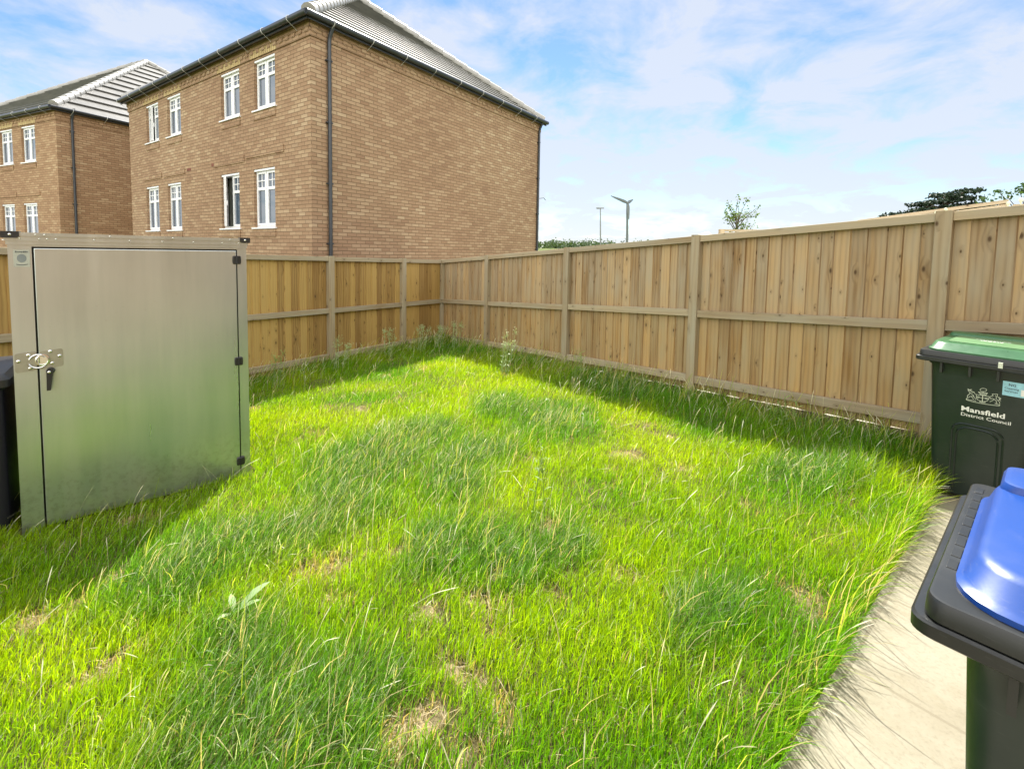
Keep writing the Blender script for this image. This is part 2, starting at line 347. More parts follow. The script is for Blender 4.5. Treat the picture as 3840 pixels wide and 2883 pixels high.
# ------------------------------------------------------------------ fences
def fence(root, D, N, posts, ztop, s_end, mat_b, mat_r, bw=.128, gravel=True):
    """D along, N outward (away from the garden); posts: list of s"""
    UP=V((0,0,1))
    ends=posts+[s_end]
    for i,s in enumerate(posts):
        z1=ztop(s)+.012; zb=ztop(s)-1.95
        m=MB(); F=Fr(RC+D*s,D,N,UP); w=.052
        # slightly chamfered post
        ring=lambda z,c: [F.p(-w+c,-w,z),F.p(w-c,-w,z),F.p(w,-w+c,z),F.p(w,w-c,z),F.p(w-c,w,z),F.p(-w+c,w,z),F.p(-w,w-c,z),F.p(-w,-w+c,z)]
        R0,R1=ring(zb,.004),ring(z1,.004); to=random.random(); ou,ov=random.random()*30,random.random()*30
        cum=[0,.096,.10,.196,.20,.296,.30,.396,.40]
        for k in range(8):
            k2=(k+1)%8; u0,u1=cum[k]+ou,cum[k+1]+ou
            m.face([R0[k],R0[k2],R1[k2],R1[k]],[(u0,zb+ov),(u1,zb+ov),(u1,z1+ov),(u0,z1+ov)],to)
        m.face(R1,[(p.x*3+ou,p.y*3) for p in R1],to)
        m.build('post',mat_r,root)
    for i in range(len(ends)-1):
        s0,s1=ends[i]+.052,ends[i+1]-.052
        if ends[i+1]==s_end and s_end not in posts: s1=s_end
        sl=(ztop(s1)-ztop(s0))/(s1-s0)
        Fs=Fr(RC+D*s0+V((0,0,ztop(s0))),(D+V((0,0,sl))),N,UP)     # sheared frame follows the slope
        Ln=s1-s0
        b=MB(); k=0; x=0
        while x<Ln-.01:
            w=bw*random.uniform(.78,1.12); xe=min(x+w,Ln)
            to=random.random(); off=(random.random()*40,0); y0=.012+random.uniform(0,.004); zb=-1.805+random.uniform(-.006,.006)
            za,zc=zb,-.012
            # featheredge board: thick edge overlaps the next
            P=lambda xx,yy,zz: Fs.p(xx,yy,zz)
            ya,yb=y0+.015,y0
            fr=[P(x+.002,ya,za),P(xe-.005,yb,za),P(xe-.005,yb,zc),P(x+.002,ya,zc)]
            b.face(fr,[(x+off[0],za+off[1]),(xe+off[0],za+off[1]),(xe+off[0],zc+off[1]),(x+off[0],zc+off[1])],to)
            bk=[P(x-.012,ya+.010,za),P(xe+.004,yb+.018,za),P(xe+.004,yb+.018,zc),P(x-.012,ya+.010,zc)]
            b.face(bk[::-1],[(x+off[0],za+off[1])]*4,to)
            b.face([bk[0],fr[0],fr[3],bk[3]],[(off[0],za),(off[0]+.01,za),(off[0]+.01,zc),(off[0],zc)],to*.6)
            b.face([fr[1],bk[1],bk[2],fr[2]],[(off[0],za),(off[0]+.01,za),(off[0]+.01,zc),(off[0],zc)],to*.6)
            b.face([fr[3],fr[2],bk[2],bk[3]],None,to); b.face([bk[0],bk[1],fr[1],fr[0]],None,to)
            x=xe
        b.build('board_panel',mat_b,root)
        for nm,zt,h in (('top_rail',0,.072),('middle_rail',-.86,.082),('bottom_rail',-1.635,.088)):
            r=MB(); dz=random.uniform(-.006,.006) if nm!='top_rail' else 0
            r.box(Fs,0,Ln,-.036,.0115,zt-h+dz,zt+dz,grain=0); o=r.build(nm,mat_r,root,weld=True)
            bv=o.modifiers.new('b','BEVEL'); bv.width=.003; bv.segments=1
        if gravel:
            r=MB(); 
            for q in range(4):
                r.box(Fs,Ln*q/4,Ln*(q+1)/4-.004,.0,.025,-2.1,-1.800-random.uniform(0,.016),grain=0)
            r.build('gravel_board',M['wood_dark'],root)
zr=lambda s:1.412+.0703*s
zf=lambda s:1.412+.0248*s
fr_=thing('timber_fence','long grey brown timber fence running behind the green lidded bin','fence',RC+V((0,0,-.4)))
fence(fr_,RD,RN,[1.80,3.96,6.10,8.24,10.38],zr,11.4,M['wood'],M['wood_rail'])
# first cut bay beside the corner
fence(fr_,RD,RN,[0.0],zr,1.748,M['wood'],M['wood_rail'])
fl_=thing('timber_fence','ochre timber fence between the metal shed and the fence corner, brick house above it','fence',RC+LD*1.2+V((0,0,-.4)))
fence(fl_,LD,LN,[1.204,2.90,5.05,7.2,9.3],zf,10.4,M['wood_ochre'],M['wood_rail'],gravel=True)
def cutbay():
    global random
    fence(fl_,LD,LN,[],zf,0,M['wood_ochre'],M['wood_rail'])
# cut bay of the short fence (its corner post belongs to the long fence)
def bay(root,D,N,s0,s1,ztop,mat_b,mat_r):
    UP=V((0,0,1)); sl=(ztop(s1)-ztop(s0))/(s1-s0); Fs=Fr(RC+D*s0+V((0,0,ztop(s0))),(D+V((0,0,sl))),N,UP); Ln=s1-s0
    b=MB(); x=0
    while x<Ln-.01:
        xe=min(x+.128*random.uniform(.9,1.1),Ln); b.box(Fs,x+.001,xe-.001,.012+random.uniform(0,.006),.03,-1.805,-.012); x=xe
    b.build('board_panel',mat_b,root)
    for nm,zt,h in (('top_rail',0,.072),('middle_rail',-.86,.082),('bottom_rail',-1.635,.088)):
        r=MB(); r.box(Fs,0,Ln,-.036,.0115,zt-h,zt,grain=0); r.build(nm,mat_r,root,weld=True)
bay(fl_,LD,LN,.052,1.152,zf,M['wood_ochre'],M['wood_rail'])

# ------------------------------------------------------------------ houses
def wall_face(mb, F, W, z0, z1, holes, depth=.10):
    xs=sorted({0,W,*[h[0] for h in holes],*[h[1] for h in holes]}); zs=sorted({z0,z1,*[h[2] for h in holes],*[h[3] for h in holes]})
    for i in range(len(xs)-1):
        for j in range(len(zs)-1):
            cx,cz=(xs[i]+xs[i+1])/2,(zs[j]+zs[j+1])/2
            if any(h[0]<cx<h[1] and h[2]<cz<h[3] for h in holes): continue
            mb.quad(F,xs[i],xs[i+1],zs[j],zs[j+1],0)
    for a,b,c,d in holes:
        for pts in ([(a,0,c),(a,0,d),(a,1,d),(a,1,c)],[(b,1,c),(b,1,d),(b,0,d),(b,0,c)],[(a,0,d),(b,0,d),(b,1,d),(a,1,d)],[(a,1,c),(b,1,c),(b,0,c),(a,0,c)]):
            mb.face([F.p(x,y*depth,z) for x,y,z in pts],[(x+y*depth,z) for x,y,z in pts])

def casement(parent, F, w, h, handle=False):
    """one sash, hinge at x=0, front at y=0"""
    b=.042; m=MB()
    m.box(F,0,b,0,.05,0,h); m.box(F,w-b,w,0,.05,0,h); m.box(F,b,w-b,0,.05,0,b); m.box(F,b,w-b,0,.05,h-b,h)
    zt=h*.66; m.box(F,b,w-b,.002,.048,zt,zt+.06)
    m.box(F,w/2-.009,w/2+.009,.012,.03,zt+.06,h-b); zc=(zt+.06+h-b)/2
    m.box(F,b,w/2-.009,.012,.03,zc-.009,zc+.009); m.box(F,w/2+.009,w-b,.012,.03,zc-.009,zc+.009)
    if handle: m.box(F,w-.03,w-.015,.05,.075,h*.42,h*.42+.11); 
    o=m.build('casement',M['upvc'],parent)
    for (za,zb) in ((b,zt),(zt+.06,h-b)):
        q=MB(); q.quad(F,b,w-b,za,zb,.026); q.quad(F,b,w-b,za,zb,.03,flip=True); q.build('pane',M['glass'],parent)
    return o

def window(house, F, x0,x1,z0,z1, opened=None, room=True):
    """F: x along the wall, y into the wall, z up"""
    s=.065; m=MB(); e=.036
    m.box(F,x0,x0+e,s,s+.07,z0,z1); m.box(F,x1-e,x1,s,s+.07,z0,z1); m.box(F,x0+e,x1-e,s,s+.07,z1-.06,z1); m.box(F,x0+e,x1-e,s,s+.07,z0,z0+.05)
    xm=(x0+x1)/2; m.box(F,xm-.02,xm+.02,s,s+.07,z0+.05,z1-.06)
    m.box(F,x0+.003,x1-.003,.012,s-.002,z1-.045,z1-.006)       # white head trim
    w=m.build('window',M['upvc'],house)
    cw=xm-.02-x0-e; ch=z1-.06-z0-.05
    # right-hand sash (near) closed
    casement(w,Fr(F.p(x0+e,s-.012,z0+.05),F.x,F.y,F.z),cw,ch)
    if opened is None: casement(w,Fr(F.p(xm+.02,s-.012,z0+.05),F.x,F.y,F.z),cw,ch)
    else:
        a=rad(opened); hx=F.p(x1-e,s-.012,z0+.05)
        ax=-F.x*math.cos(a)-F.y*math.sin(a); ay=F.y*math.cos(a)-F.x*math.sin(a)
        casement(w,Fr(hx,ax,ay,F.z),cw,ch,True)
        q=MB(); q.quad(F,x0+.01,x1-.01,z0,z1,s+.10); q.build('room_back',M['dark_room'],w)
    sl=MB(); sl.box(F,x0-.055,x1+.055,-.038,s-.003,z0-.030,z0-.001)
    sl.build('sill',M['upvc'],w); return w

def roof_slopes(mb, c, ex, ey, L, W, ze, pitch, gauge, ov=.14):
    """hip roof over rectangle: c corner, ex along L (ridge), ey along W"""
    tp=math.tan(rad(pitch)); hw=W/2+ov
    P=lambda a,b,z: c+ex*a+ey*b+V((0,0,z))
    A=lambda a,b: P(a,b,ze+tp*min(a+ov,L+ov-a,b+ov,W+ov-b))
    cs=[(-ov,-ov),(L+ov,-ov),(L+ov,W+ov),(-ov,W+ov)]
    r0,r1=(hw-ov,W/2),(L-(hw-ov),W/2)
    slopes=[(cs[0],cs[1],r1,r0),(cs[1],cs[2],r1,r1),(cs[2],cs[3],r0,r1),(cs[3],cs[0],r0,r0)]
    zr_=ze+tp*hw; n=max(4,round(hw/math.cos(rad(pitch))/gauge))
    for a,b,t1,t0 in slopes:
        pa,pb=P(*a,ze),P(*b,ze); q0,q1=P(*t0,zr_),P(*t1,zr_)
        e=(pb-pa).normalized(); mid=(q0-pa); s_=mid-e*mid.dot(e); sn=s_.normalized(); nn=e.cross(sn).normalized()
        if nn.z<0: nn=-nn
        for k in range(n):
            f0,f1=k/n,(k+1)/n
            l0,l1=pa.lerp(q0,f0),pb.lerp(q1,f0); u0,u1=pa.lerp(q0,f1),pb.lerp(q1,f1)
            th=.038 if gauge<.4 else .060; L0,L1=l0+nn*th-sn*.012,l1+nn*th-sn*.012
            du=.165*(k%2); U=lambda p:((p-pa).dot(e)+du,(p-pa).dot(sn))
            mb.face([L0,L1,u1,u0],[U(L0),U(L1),U(u1),U(u0)])
            mb.face([l0-sn*.012-nn*.004,l1-sn*.012-nn*.004,L1,L0],[(0.1,0)]*4)
    hips=[(cs[0],r0),(cs[1],r1),(cs[2],r1),(cs[3],r0),(r0,r1)]
    return [(P(*a,ze if i<4 else zr_),P(*b,zr_)) for i,(a,b) in enumerate(hips)]

def house(root, c, dL, dR, L, R, z0, zw, ze, holesL, opened, brick, pitch, gauge, extras=True):
    """visible walls: the one along dL (windows) and the blank one along dR, meeting at corner c"""
    UP=V((0,0,1)); nL=-dR; nR=-dL
    FL=Fr(c,dL,dR,UP); FRt=Fr(c,dR,dL,UP)         # y points into the house
    w=MB(); wall_face(w,FL,L,z0,zw,holesL); wall_face(w,FRt,R,z0,zw,[])
    wall_face(w,Fr(c+dL*L,dR,-dL,UP),R,z0,zw,[]); wall_face(w,Fr(c+dR*R,dL,-dR,UP),L,z0,zw,[])
    w.build('wall',brick,root)
    for i,h in enumerate(holesL): window(root,FL,*h,opened=opened.get(i))
    # projecting top band with dentils
    zb=holesL[0][3]+.035; b=MB(); p=.024
    b.quad(FL,-p,L+p,zb,zw-.005,-p); b.quad(FRt,-p,R+p,zb,zw-.005,-p)
    for Fq,W in ((FL,L),(FRt,R)):
        b.face([Fq.p(-p,-p,zb),Fq.p(-p,0,zb),Fq.p(W+p,0,zb),Fq.p(W+p,-p,zb)],[(0,0)]*4)
        x=.02
        while x<W-.1:
            b.box(Fq,x,x+.105,-p-.013,-p+.004,zw-.215,zw-.14,off=(x*3,0)); x+=.225
        b.box(Fq,-p-.016,W+p+.016,-p-.016,-p+.003,zw-.139,zw-.005,grain=2,off=(0,0))
    b.build('brick_band',brick,root)
    so=MB()
    for h in holesL:
        if h[3]>zb-.2: so.quad(FL,h[0]-.11,h[1]+.11,zb+.004,zb+.215,-p-.004,off=(.03,.02))
    so.build('soldier_course',M['soldier'],root)
    # roof
    r=MB(); hp=roof_slopes(r,c,dL,dR,L,R,ze,pitch,gauge); ro=r.build('roof',M['tile'],root)
    for a,bb in hp:
        hm=MB(); d=(bb-a); ln=d.length; nseg=max(1,int(ln/.42)); dn=d.normalized(); a2=a+dn*.10+V((0,0,.035)); bb=bb+V((0,0,.035)); d=bb-a2
        for k in range(nseg):
            p0=a2+d*(k/nseg); p1=a2+d*((k+1)/nseg)+dn*.03; hm.tube([p0+V((0,0,.0)),p1-V((0,0,.012))],[.135,.12],12)
        hm.build('hip_tiles',M['hip'],ro,smooth=40)
    # soffit + fascia, gutter with straps
    fm=MB(); ov=.14
    fm.box(FL,-ov+.01,L+ov-.01,-ov+.01,-.05,ze-.035,ze-.012); fm.box(FRt,-.05,R+ov-.01,-ov+.01,-.05,ze-.034,ze-.0125)
    fm.box(FL,-ov,L+ov,-ov-.02,-ov+.008,ze-.10,ze-.008); fm.box(FRt,-ov+.009,R+ov,-ov-.02,-ov+.008,ze-.10,ze-.008)
    fm.build('fascia',M['gutter'],root)
    gm=MB(); go=ov+.066; zz=ze-.012
    for A,B in ((FL.p(L+ov,-go,zz),FL.p(-go,-go,zz)),(FRt.p(-go,-go,zz-.001),FRt.p(R+ov,-go,zz-.001))):
        gm.tube([A,A.lerp(B,.5),B],.056,12)
    gu=gm.build('gutter',M['gutter'],root,smooth=40)
    for Fq,W in ((FL,L),(FRt,R)):
        x=.35
        while x<W+.1:
            s_=MB(); P=[]
            for k in range(9):
                a=rad(80+k*20); P.append(Fq.p(x,-go-.067*math.cos(a-math.pi/2+math.pi/2) if False else -go+.068*math.cos(a),zz+.068*math.sin(a)))
            P=[Fq.p(x,-go-.061*math.sin(rad(t_)),zz+.061*math.cos(rad(t_))) for t_ in range(10,190,20)]+[Fq.p(x,-.05,zz-.16)]
            s_.tube(P[:-1],.007,5); s_.tube([P[-2],P[-1]],.005,4); s_.build('gutter_strap',M['strap'],root); x+=.92
    return FL,FRt

def downpipe(root,F,x,z0,z1,off=.05,go=.20):
    m=MB(); m.tube([F.p(x,-go,z1+.12),F.p(x,-go+.02,z1+.03),F.p(x,-off-.02,z1-.16),F.p(x,-off,z1-.26),F.p(x,-off,(z0+z1)/2),F.p(x,-off,z0)],.036,10)
    o=m.build('downpipe',M['gutter'],root,smooth=50)
    z=z1-.6
    while z>z0:
        c=MB(); c.box(F,x-.065,x+.065,-off-.012,.0,z-.012,z+.012); c.tube([F.p(x,-off,z-.02),F.p(x,-off,z+.02)],.042,10); c.build('pipe_clip',M['gutter'],o); z-=1.18

HC=V((-3.876,9.09,0)); dL=azv(-55.47); dR=azv(34.53)
h1=thing('brick_house','large brick house with blank brown side wall above the wooden fence corner','house',HC+V((0,0,-.5)))
HO=[(1.25,2.08,4.53,5.575),(2.72,3.58,4.53,5.575),(5.80,6.64,4.53,5.575),(7.25,8.12,4.53,5.575),
    (1.31,2.17,2.05,3.30),(2.80,3.67,2.05,3.30),(5.90,6.76,2.05,3.30),(7.38,8.28,2.05,3.30)]
FL,FRt=house(h1,HC,dL,dR,9.47,8.34,-1,5.90,5.93,HO,{3:11,5:26},M['brick'],37.9,.275)
downpipe(h1,FRt,.37,-.6,5.86); downpipe(h1,FRt,8.22,-.6,5.86)
def strip(root,F,a,b_,y,z0,z1,name,mat):
    q=MB(); q.box(F,a,b_,-y,.002,z0,z1,off=(0,0)); q.build(name,mat,root)
for a,b_,z in ((.95,2.5,3.56),(2.55,3.98,3.50),(5.62,6.95,3.49),(7.13,8.44,3.49)): strip(h1,FL,a,b_,.020,z,z+.15,'string_course',M['brick'])
for h in HO: strip(h1,FL,h[0]-.02,h[1]+.02,.018,h[2]-.20,h[2]-.055,'sill_course',M['brick'])
for x in (5.39,4.02):
    a=MB(); a.box(FL,x-.11,x+.11,-.006,.002,3.54,3.61); a.build('air_brick',M['terracotta'],h1)
al=MB(); al.tube([FRt.p(8.36,-.02,3.43),FRt.p(8.5,-.1,3.46),FRt.p(8.62,-.1,3.40)],.012,6); al.build('bracket',M['steel'],h1)

H2=V((-14.706,15.3,0)); d2L=azv(-66); d2R=azv(24)
h2=thing('brick_house','smaller more distant brick house with pale glaring hipped roof, half hidden by the larger house','house',H2+V((0,0,-.5)))
HO2=[(1.38,2.30,4.36,5.56),(2.95,3.87,4.36,5.56),(1.44,2.38,1.75,2.985),(3.02,3.95,1.75,2.985)]
F2L,F2R=house(h2,H2,d2L,d2R,13.2,11.7,-1,5.92,5.95,HO2,{},M['brick2'],36.2,.58)
downpipe(h2,F2R,.39,-.6,5.9)
for h in HO2: strip(h2,F2L,h[0]-.02,h[1]+.02,.018,h[2]-.20,h[2]-.055,'sill_course',M['brick2'])
for a,b_ in ((1.2,2.75),(2.8,4.1)): strip(h2,F2L,a,b_,.020,3.22,3.37,'string_course',M['brick2'])
# the home whose patio this is: its unseen wall, added behind the viewpoint to light the shaded sides
hb=MB(); HBc=SA-SD*9+SNv*3.4
hb.box(Fr(HBc,SD,SNv,(0,0,1)),0,8.6,0,.3,-.3,5.4,off=(0,0)); o=hb.build('unseen_house_wall',M['brick'])
kind(o,'structure')

# ------------------------------------------------------------------ metal shed
sd=azv(51.2); sb=azv(-38.8); SR=V((-2.066,3.64,0))
FS=Fr(SR,-sd,sb,(0,0,1))                       # x from the right edge to the left, y to the back
shed=thing('metal_shed','galvanised metal bike store with one wide door standing in the long grass','shed',SR+V((0,0,-.2)))
Wd=1.275; Dp=.78; zt=1.612; zb=-.24
b=MB(); gx0,gx1=.066,1.168
def sheet(x0,x1,z0,z1,y=0): b.quad(FS,x1,x0,z0,z1,y)
b.box(FS,0,gx0-.004,.0,.03,zb,zt); b.box(FS,gx1+.004,Wd,0,.03,zb,zt)
b.box(FS,gx0-.004,gx1+.004,0,.03,zt-.012,zt)
b.box(FS,0,.012,.03,Dp,zb,zt); b.box(FS,Wd-.012,Wd,.03,Dp,zb,zt); b.box(FS,.012,Wd-.012,Dp-.012,Dp,zb,zt)
o=b.build('body',M['shed'],shed,weld=True); bv=o.modifiers.new('b','BEVEL'); bv.width=.004; bv.segments=2; bv.limit_method='ANGLE'
inn=MB(); inn.box(FS,gx0-.01,gx1+.01,.035,.045,zb,zt); inn.build('door_seal',M['black'],shed)
d=MB(); d.box(FS,gx0+.003,gx1-.005,-.003,.03,zb+.05,zt-.022); od=d.build('door',M['shed'],shed,weld=True); bv=od.modifiers.new('b','BEVEL'); bv.width=.004; bv.segments=2
r=MB(); r.box(FS,-.018,Wd+.018,-.02,Dp+.02,zt+.052,zt+.074); r.box(FS,-.012,Wd+.012,-.013,Dp+.012,zt+.022,zt+.052); r.box(FS,-.006,Wd+.006,-.007,Dp+.006,zt,zt+.022)
ro=r.build('roof',M['shed'],shed); bv=ro.modifiers.new('b','BEVEL'); bv.width=.003; bv.segments=2
def rivet(mb,F,x,z,rr=.006,y=0,hh=.004):
    R=[]
    for f,h in ((1,0),(.9,hh*.6),(.5,hh)): R.append([F.p(x+rr*f*math.cos(2*math.pi*k/10),y-h,z+rr*f*math.sin(2*math.pi*k/10)) for k in range(10)])
    mb.loft(R,cap0=False)
rv=MB()
for x in (.16,.34,.52,.70,.88,1.06): rivet(rv,FS,x,zt+.037,.005,-.013)
for x in (.05,1.10,1.135,1.22): rivet(rv,FS,x,zt+.037,.005,-.013)
for x in (.11,.46,.80,1.11,1.15): rivet(rv,FS,x,zt+.062,.005,-.02)
rv.build('rivets',M['chrome'],ro,smooth=60)
for x0,x1 in ((-.024,.045),(Wd-.055,Wd+.024)):
    c=MB(); poly=[(x0,zt+.040),(x1-.012 if x0<0 else x1,zt+.040),(x1,zt+.052),(x1,zt+.080),(x0,zt+.080)] if x0<0 else [(x0+.012,zt+.040),(x1,zt+.040),(x1,zt+.080),(x0,zt+.080),(x0,zt+.052)]
    c.prism(FS,poly,-.026,.05); co=c.build('corner_cap',M['black'],shed); q=MB(); rivet(q,FS,(x0+x1)/2,zt+.060,.008,-.026); q.build('screw',M['chrome'],co,smooth=60)
for z in (1.52,.735,-.06):
    hgx=gx0; c=MB(); w,h=.027,.031
    P=lambda f,y: [FS.p(hgx+x*f,y,z+zz*f) for x,zz in ((-w,-h*.8),(-w*.85,-h),(w*.85,-h),(w,-h*.8),(w*1.06,0),(w,h*.8),(w*.85,h),(-w*.85,h),(-w,h*.8),(-w*1.06,0))]
    c.loft([P(1,0.0),P(1,-.012),P(.86,-.017)],cap0=False); c.tube([FS.p(hgx,-.016,z-.028),FS.p(hgx,-.016,z+.028)],.008,8)
    c.build('hinge',M['black'],shed,smooth=35)
# hasp: two plates with a round shield
def plate(name,x0,x1,z0,z1,tilt):
    m=MB(); poly=[]
    for cx,cz,a0 in ((x1-.012,z0+.012,-90),(x1-.012,z1-.012,0),(x0+.012,z1-.012,90),(x0+.012,z0+.012,180)):
        for k in range(4): a=rad(a0+30*k); poly.append((cx+.012*math.cos(a),cz+.012*math.sin(a)+tilt*(cx-x0)))
    m.prism(FS,poly,-.006,-.001); return m.build(name,M['zinc'],shed)
hp=plate('hasp_plate',1.172,1.268,.825,.945,-.06)
hq=plate('hasp_plate',1.052,1.160,.838,.952,-.10)
for par,pts in ((hp,((1.208,.925),(1.252,.892),(1.202,.842))),(hq,((1.110,.938),(1.068,.905),(1.104,.862)))):
    q=MB()
    for x,z in pts: rivet(q,FS,x,z,.011,-.006,.008)
    q.build('bolts',M['chrome'],par,smooth=60)
q=MB()
for sgn,rr in ((1,.040),(-1,.044)):
    P=[FS.p(1.166+rr*math.cos(rad(a)),-.012,.885+rr*math.sin(rad(a))) for a in (range(20,160,14) if sgn>0 else range(200,345,14))]
    q.tube(P,.006,6)
q.tube([FS.p(1.163,-.018,.905),FS.p(1.163,-.018,.868)],.005,6); q.build('hasp_hook',M['chrome'],hp,smooth=60)
q=MB(); R=[[FS.p(1.146+rr*math.cos(2*math.pi*k/24),-y,.888+rr*1.1*math.sin(2*math.pi*k/24)) for k in range(24)] for rr,y in ((.034,.006),(.034,.016),(.027,.018),(.024,.012))]
q.loft(R,cap0=False); q.build('lock_shield',M['chrome'],hq,smooth=40)
lv=MB(); lv.loft([[FS.p(1.112+rr*math.cos(2*math.pi*k/16),-y,.815+rr*math.sin(2*math.pi*k/16)) for k in range(16)] for rr,y in ((.021,0),(.021,.02),(.017,.034))],cap0=False)
lv.prism(FS,[(1.128,.81),(1.098,.81),(1.112,.695),(1.130,.695)],-.042,-.024); lvo=lv.build('lever_handle',M['black'],shed,smooth=35)
q=MB(); rivet(q,FS,1.115,.812,.009,-.043); q.build('handle_screw',M['chrome'],lvo,smooth=60)
# maker's sticker
FT=Fr(FS.p(1.252,-.0015,1.475),-FS.x,FS.y,FS.z)
q=MB(); q.quad(FT,0,.072,0,.105,0); stk=q.build('sticker',M['label'],shed)
q=MB()
R=[(.036+.021*math.cos(a),.053+.026*math.sin(a)) for a in np.linspace(0,6.283,22)[:-1]]
q.face([FT.p(x,-.0006,z) for x,z in R]); q.build('emblem',M['label_grey'],stk)
q=MB(); text(q,'Armadillo',Fr(FT.p(.036,-.001,.088),FT.x,FT.y,FT.z),.0145,.0002,align='CENTER')
ribbon(q,FT,[(.012+.008*i,.016-.004*math.sin(math.pi*i/6)) for i in range(7)],.0035,.001)
q.build('lettering',M['ink'],stk)

sx_=thing('filler_block','dark block added to stand in for the deep shade at the left edge of the metal shed','filler block',FS.p(1.62,.4,-.2))  # near-black block added in place of the shaded gap beside the shed
q=MB(); q.loft([rrect(FS,a+1.32,1.98-a,.08+a,.80-a,.03,z) for a,z in ((.02,-.25),(.02,.70),(.0,.72))]); q.build('body',simple('filler_dark',(.006,.006,.012),.5,0,.4,.2),sx_,smooth=40)
q=MB(); q.loft([rrect(FS,a+1.305,1.995-a,.065+a,.815-a,.035,z) for a,z in ((0,.725),(0,.77),(.03,.80))]); q.build('lid',M['black'],sx_,smooth=40)
# ------------------------------------------------------------------ wheelie bins
def wheelie(name,label,F,dome,dome_top,marks=False,group='wheelie bins on the patio',up_z=0):
    """F origin at the front left rim corner on the ground; x across, y to the back, z up"""
    W,D=.64,.70
    root=thing(name,label,'wheelie bin',F.p(W/2,D/2,0),group)
    yf=lambda z:.048+(.92-z)*.055; xl=lambda z:.060+(.92-z)*.045
    b=MB(); R=[]
    for z in (.035,.05,.30,.60,.84,.90): R.append(rrect(F,xl(z)+.006,W-xl(z)-.006,yf(z),D-.05-(.92-z)*.16,.045,z))
    R.append(rrect(F,.030,W-.030,.030,D-.03,.045,.938+up_z))
    b.loft(R,cap1=False); body=b.build('body',M['binbody'],root,smooth=35)
    r=MB(); r.loft([rrect(F,a-.008,W-a+.008,a-.008,D-a,.032,z) for a,z in ((.034,.926+up_z),(.008,.928+up_z),(.002,.933+up_z),(.002,.956+up_z),(.006,.961+up_z),(.03,.962+up_z))],cap0=False)
    r.build('rim',M['binblack'],root,smooth=35)
    for x in (.13,.27,.40,.53):
        rb=MB(); rb.box(F,x-.006,x+.006,.014,.05,.86,.934+up_z); rb.build('rim_rib',M['binblack'],root)
    # lid: black flange, coloured dome
    l=MB(); l.loft([rrect(F,a+.012,W-a-.012,a-.002,D-a-.006,.030,z) for a,z in ((.002,.963+up_z),(0,.965+up_z),(.002,.997+up_z),(.005,1.002+up_z),(.010,1.003+up_z))],cap0=True)
    lid=l.build('lid',M['binblack'],root,smooth=35)
    for side in (0,1):
        x0=.026 if side==0 else W-.042
        for k in range(9):
            y=.14+k*.058; fr=MB(); fr.box(F,x0,x0+.016,y,y+.040,1.0025+up_z,1.0045+up_z); q=fr.build('flange_pad',M['binblack'],lid,weld=True); bv=q.modifiers.new('b','BEVEL'); bv.width=.0015; bv.segments=2
    Z_=lambda z:1.003+(z-1.024)*.86+up_z
    d=MB(); iy=lambda k:k
    RR=[rrect(F,.044,W-.044,.020,D-.08,.085,Z_(1.024)),rrect(F,.044,W-.044,.020,D-.08,.085,Z_(1.036)),rrect(F,.050,W-.050,.028,D-.084,.082,Z_(1.041)),
        rrect(F,.055,W-.055,.038,D-.086,.078,Z_(1.046)),rrect(F,.066,W-.066,.070,D-.090,.075,Z_(1.080)),rrect(F,.071,W-.071,.082,D-.094,.072,Z_(1.088)),rrect(F,.082,W-.082,.098,D-.105,.065,Z_(1.092))]
    d.loft(RR,cap0=False); dm=d.build('dome',dome,lid,smooth=38)
    tp=MB(); tp.loft([rrect(F,.135,W-.09,.125,D-.20,.02,z) for z in (Z_(1.0923),Z_(1.0975))]+[rrect(F,.140,W-.095,.130,D-.205,.018,Z_(1.0990))],cap0=False); tp.build('top_panel',dome_top,dm,smooth=35)
    hg=MB(); hg.loft([rrect(F,a+.072,W-.072-a,D-.195+a,D-.02-a,.03,z) for a,z in ((0,Z_(1.026)),(.002,Z_(1.095)),(.008,Z_(1.110)),(.018,Z_(1.115)))],cap0=False); hg.build('hinge_cover',dome,lid,smooth=38)
    hb=MB(); hb.tube([F.p(.09,D+.0,.985),F.p(.09,D+.035,1.0),F.p(W/2,D+.035,1.0),F.p(W-.09,D+.035,1.0),F.p(W-.09,D,.985)],.014,10); hb.build('handle',M['binblack'],root,smooth=50)
    for x in (.07,W-.07):
        w=MB(); C=F.p(x,D-.08,.10)
        Rw=[[C+F.x*dx+F.y*(rr*math.cos(2*math.pi*k/24))+F.z*(rr*math.sin(2*math.pi*k/24)) for k in range(24)] for dx,rr in ((-.026,.03),(-.026,.085),(-.02,.10),(.02,.10),(.026,.085),(.026,.03))]
        w.loft(Rw); w.build('wheel',M['rubber'],root,smooth=35)
    # front face frame, follows the lean of the body front
    up=(F.p(0,yf(.90),.90)-F.p(0,yf(.10),.10)).normalized(); FF=Fr(F.p(0,yf(0),0),F.x,F.x.cross(up)*-1,up)
    if FF.y.dot(F.y)<0: FF.y=-FF.y
    g_=MB()
    for q in (0,.022):
        pts=[(.20+q,.06),(.20+q,.475-q)]+[(.20+q+.06*(1-math.cos(rad(a))),.475-q+.06*math.sin(rad(a))) for a in (20,45,70,90)]+[(.44-q-.06*(1-math.sin(rad(a))),.475-q+.06*math.cos(rad(a))) for a in (0,20,45,70,90)]+[(.44-q,.06)]
        g_.tube([FF.p(x,.003,z) for x,z in pts],.0075,6)
    g_.build('panel_moulding',M['binbody'],body,smooth=60)
    lc=MB(); lc.box(F,.40,.42,-.02,-.008,.950+up_z,.985+up_z); lc.build('lid_catch',M['cream_print'],lid)
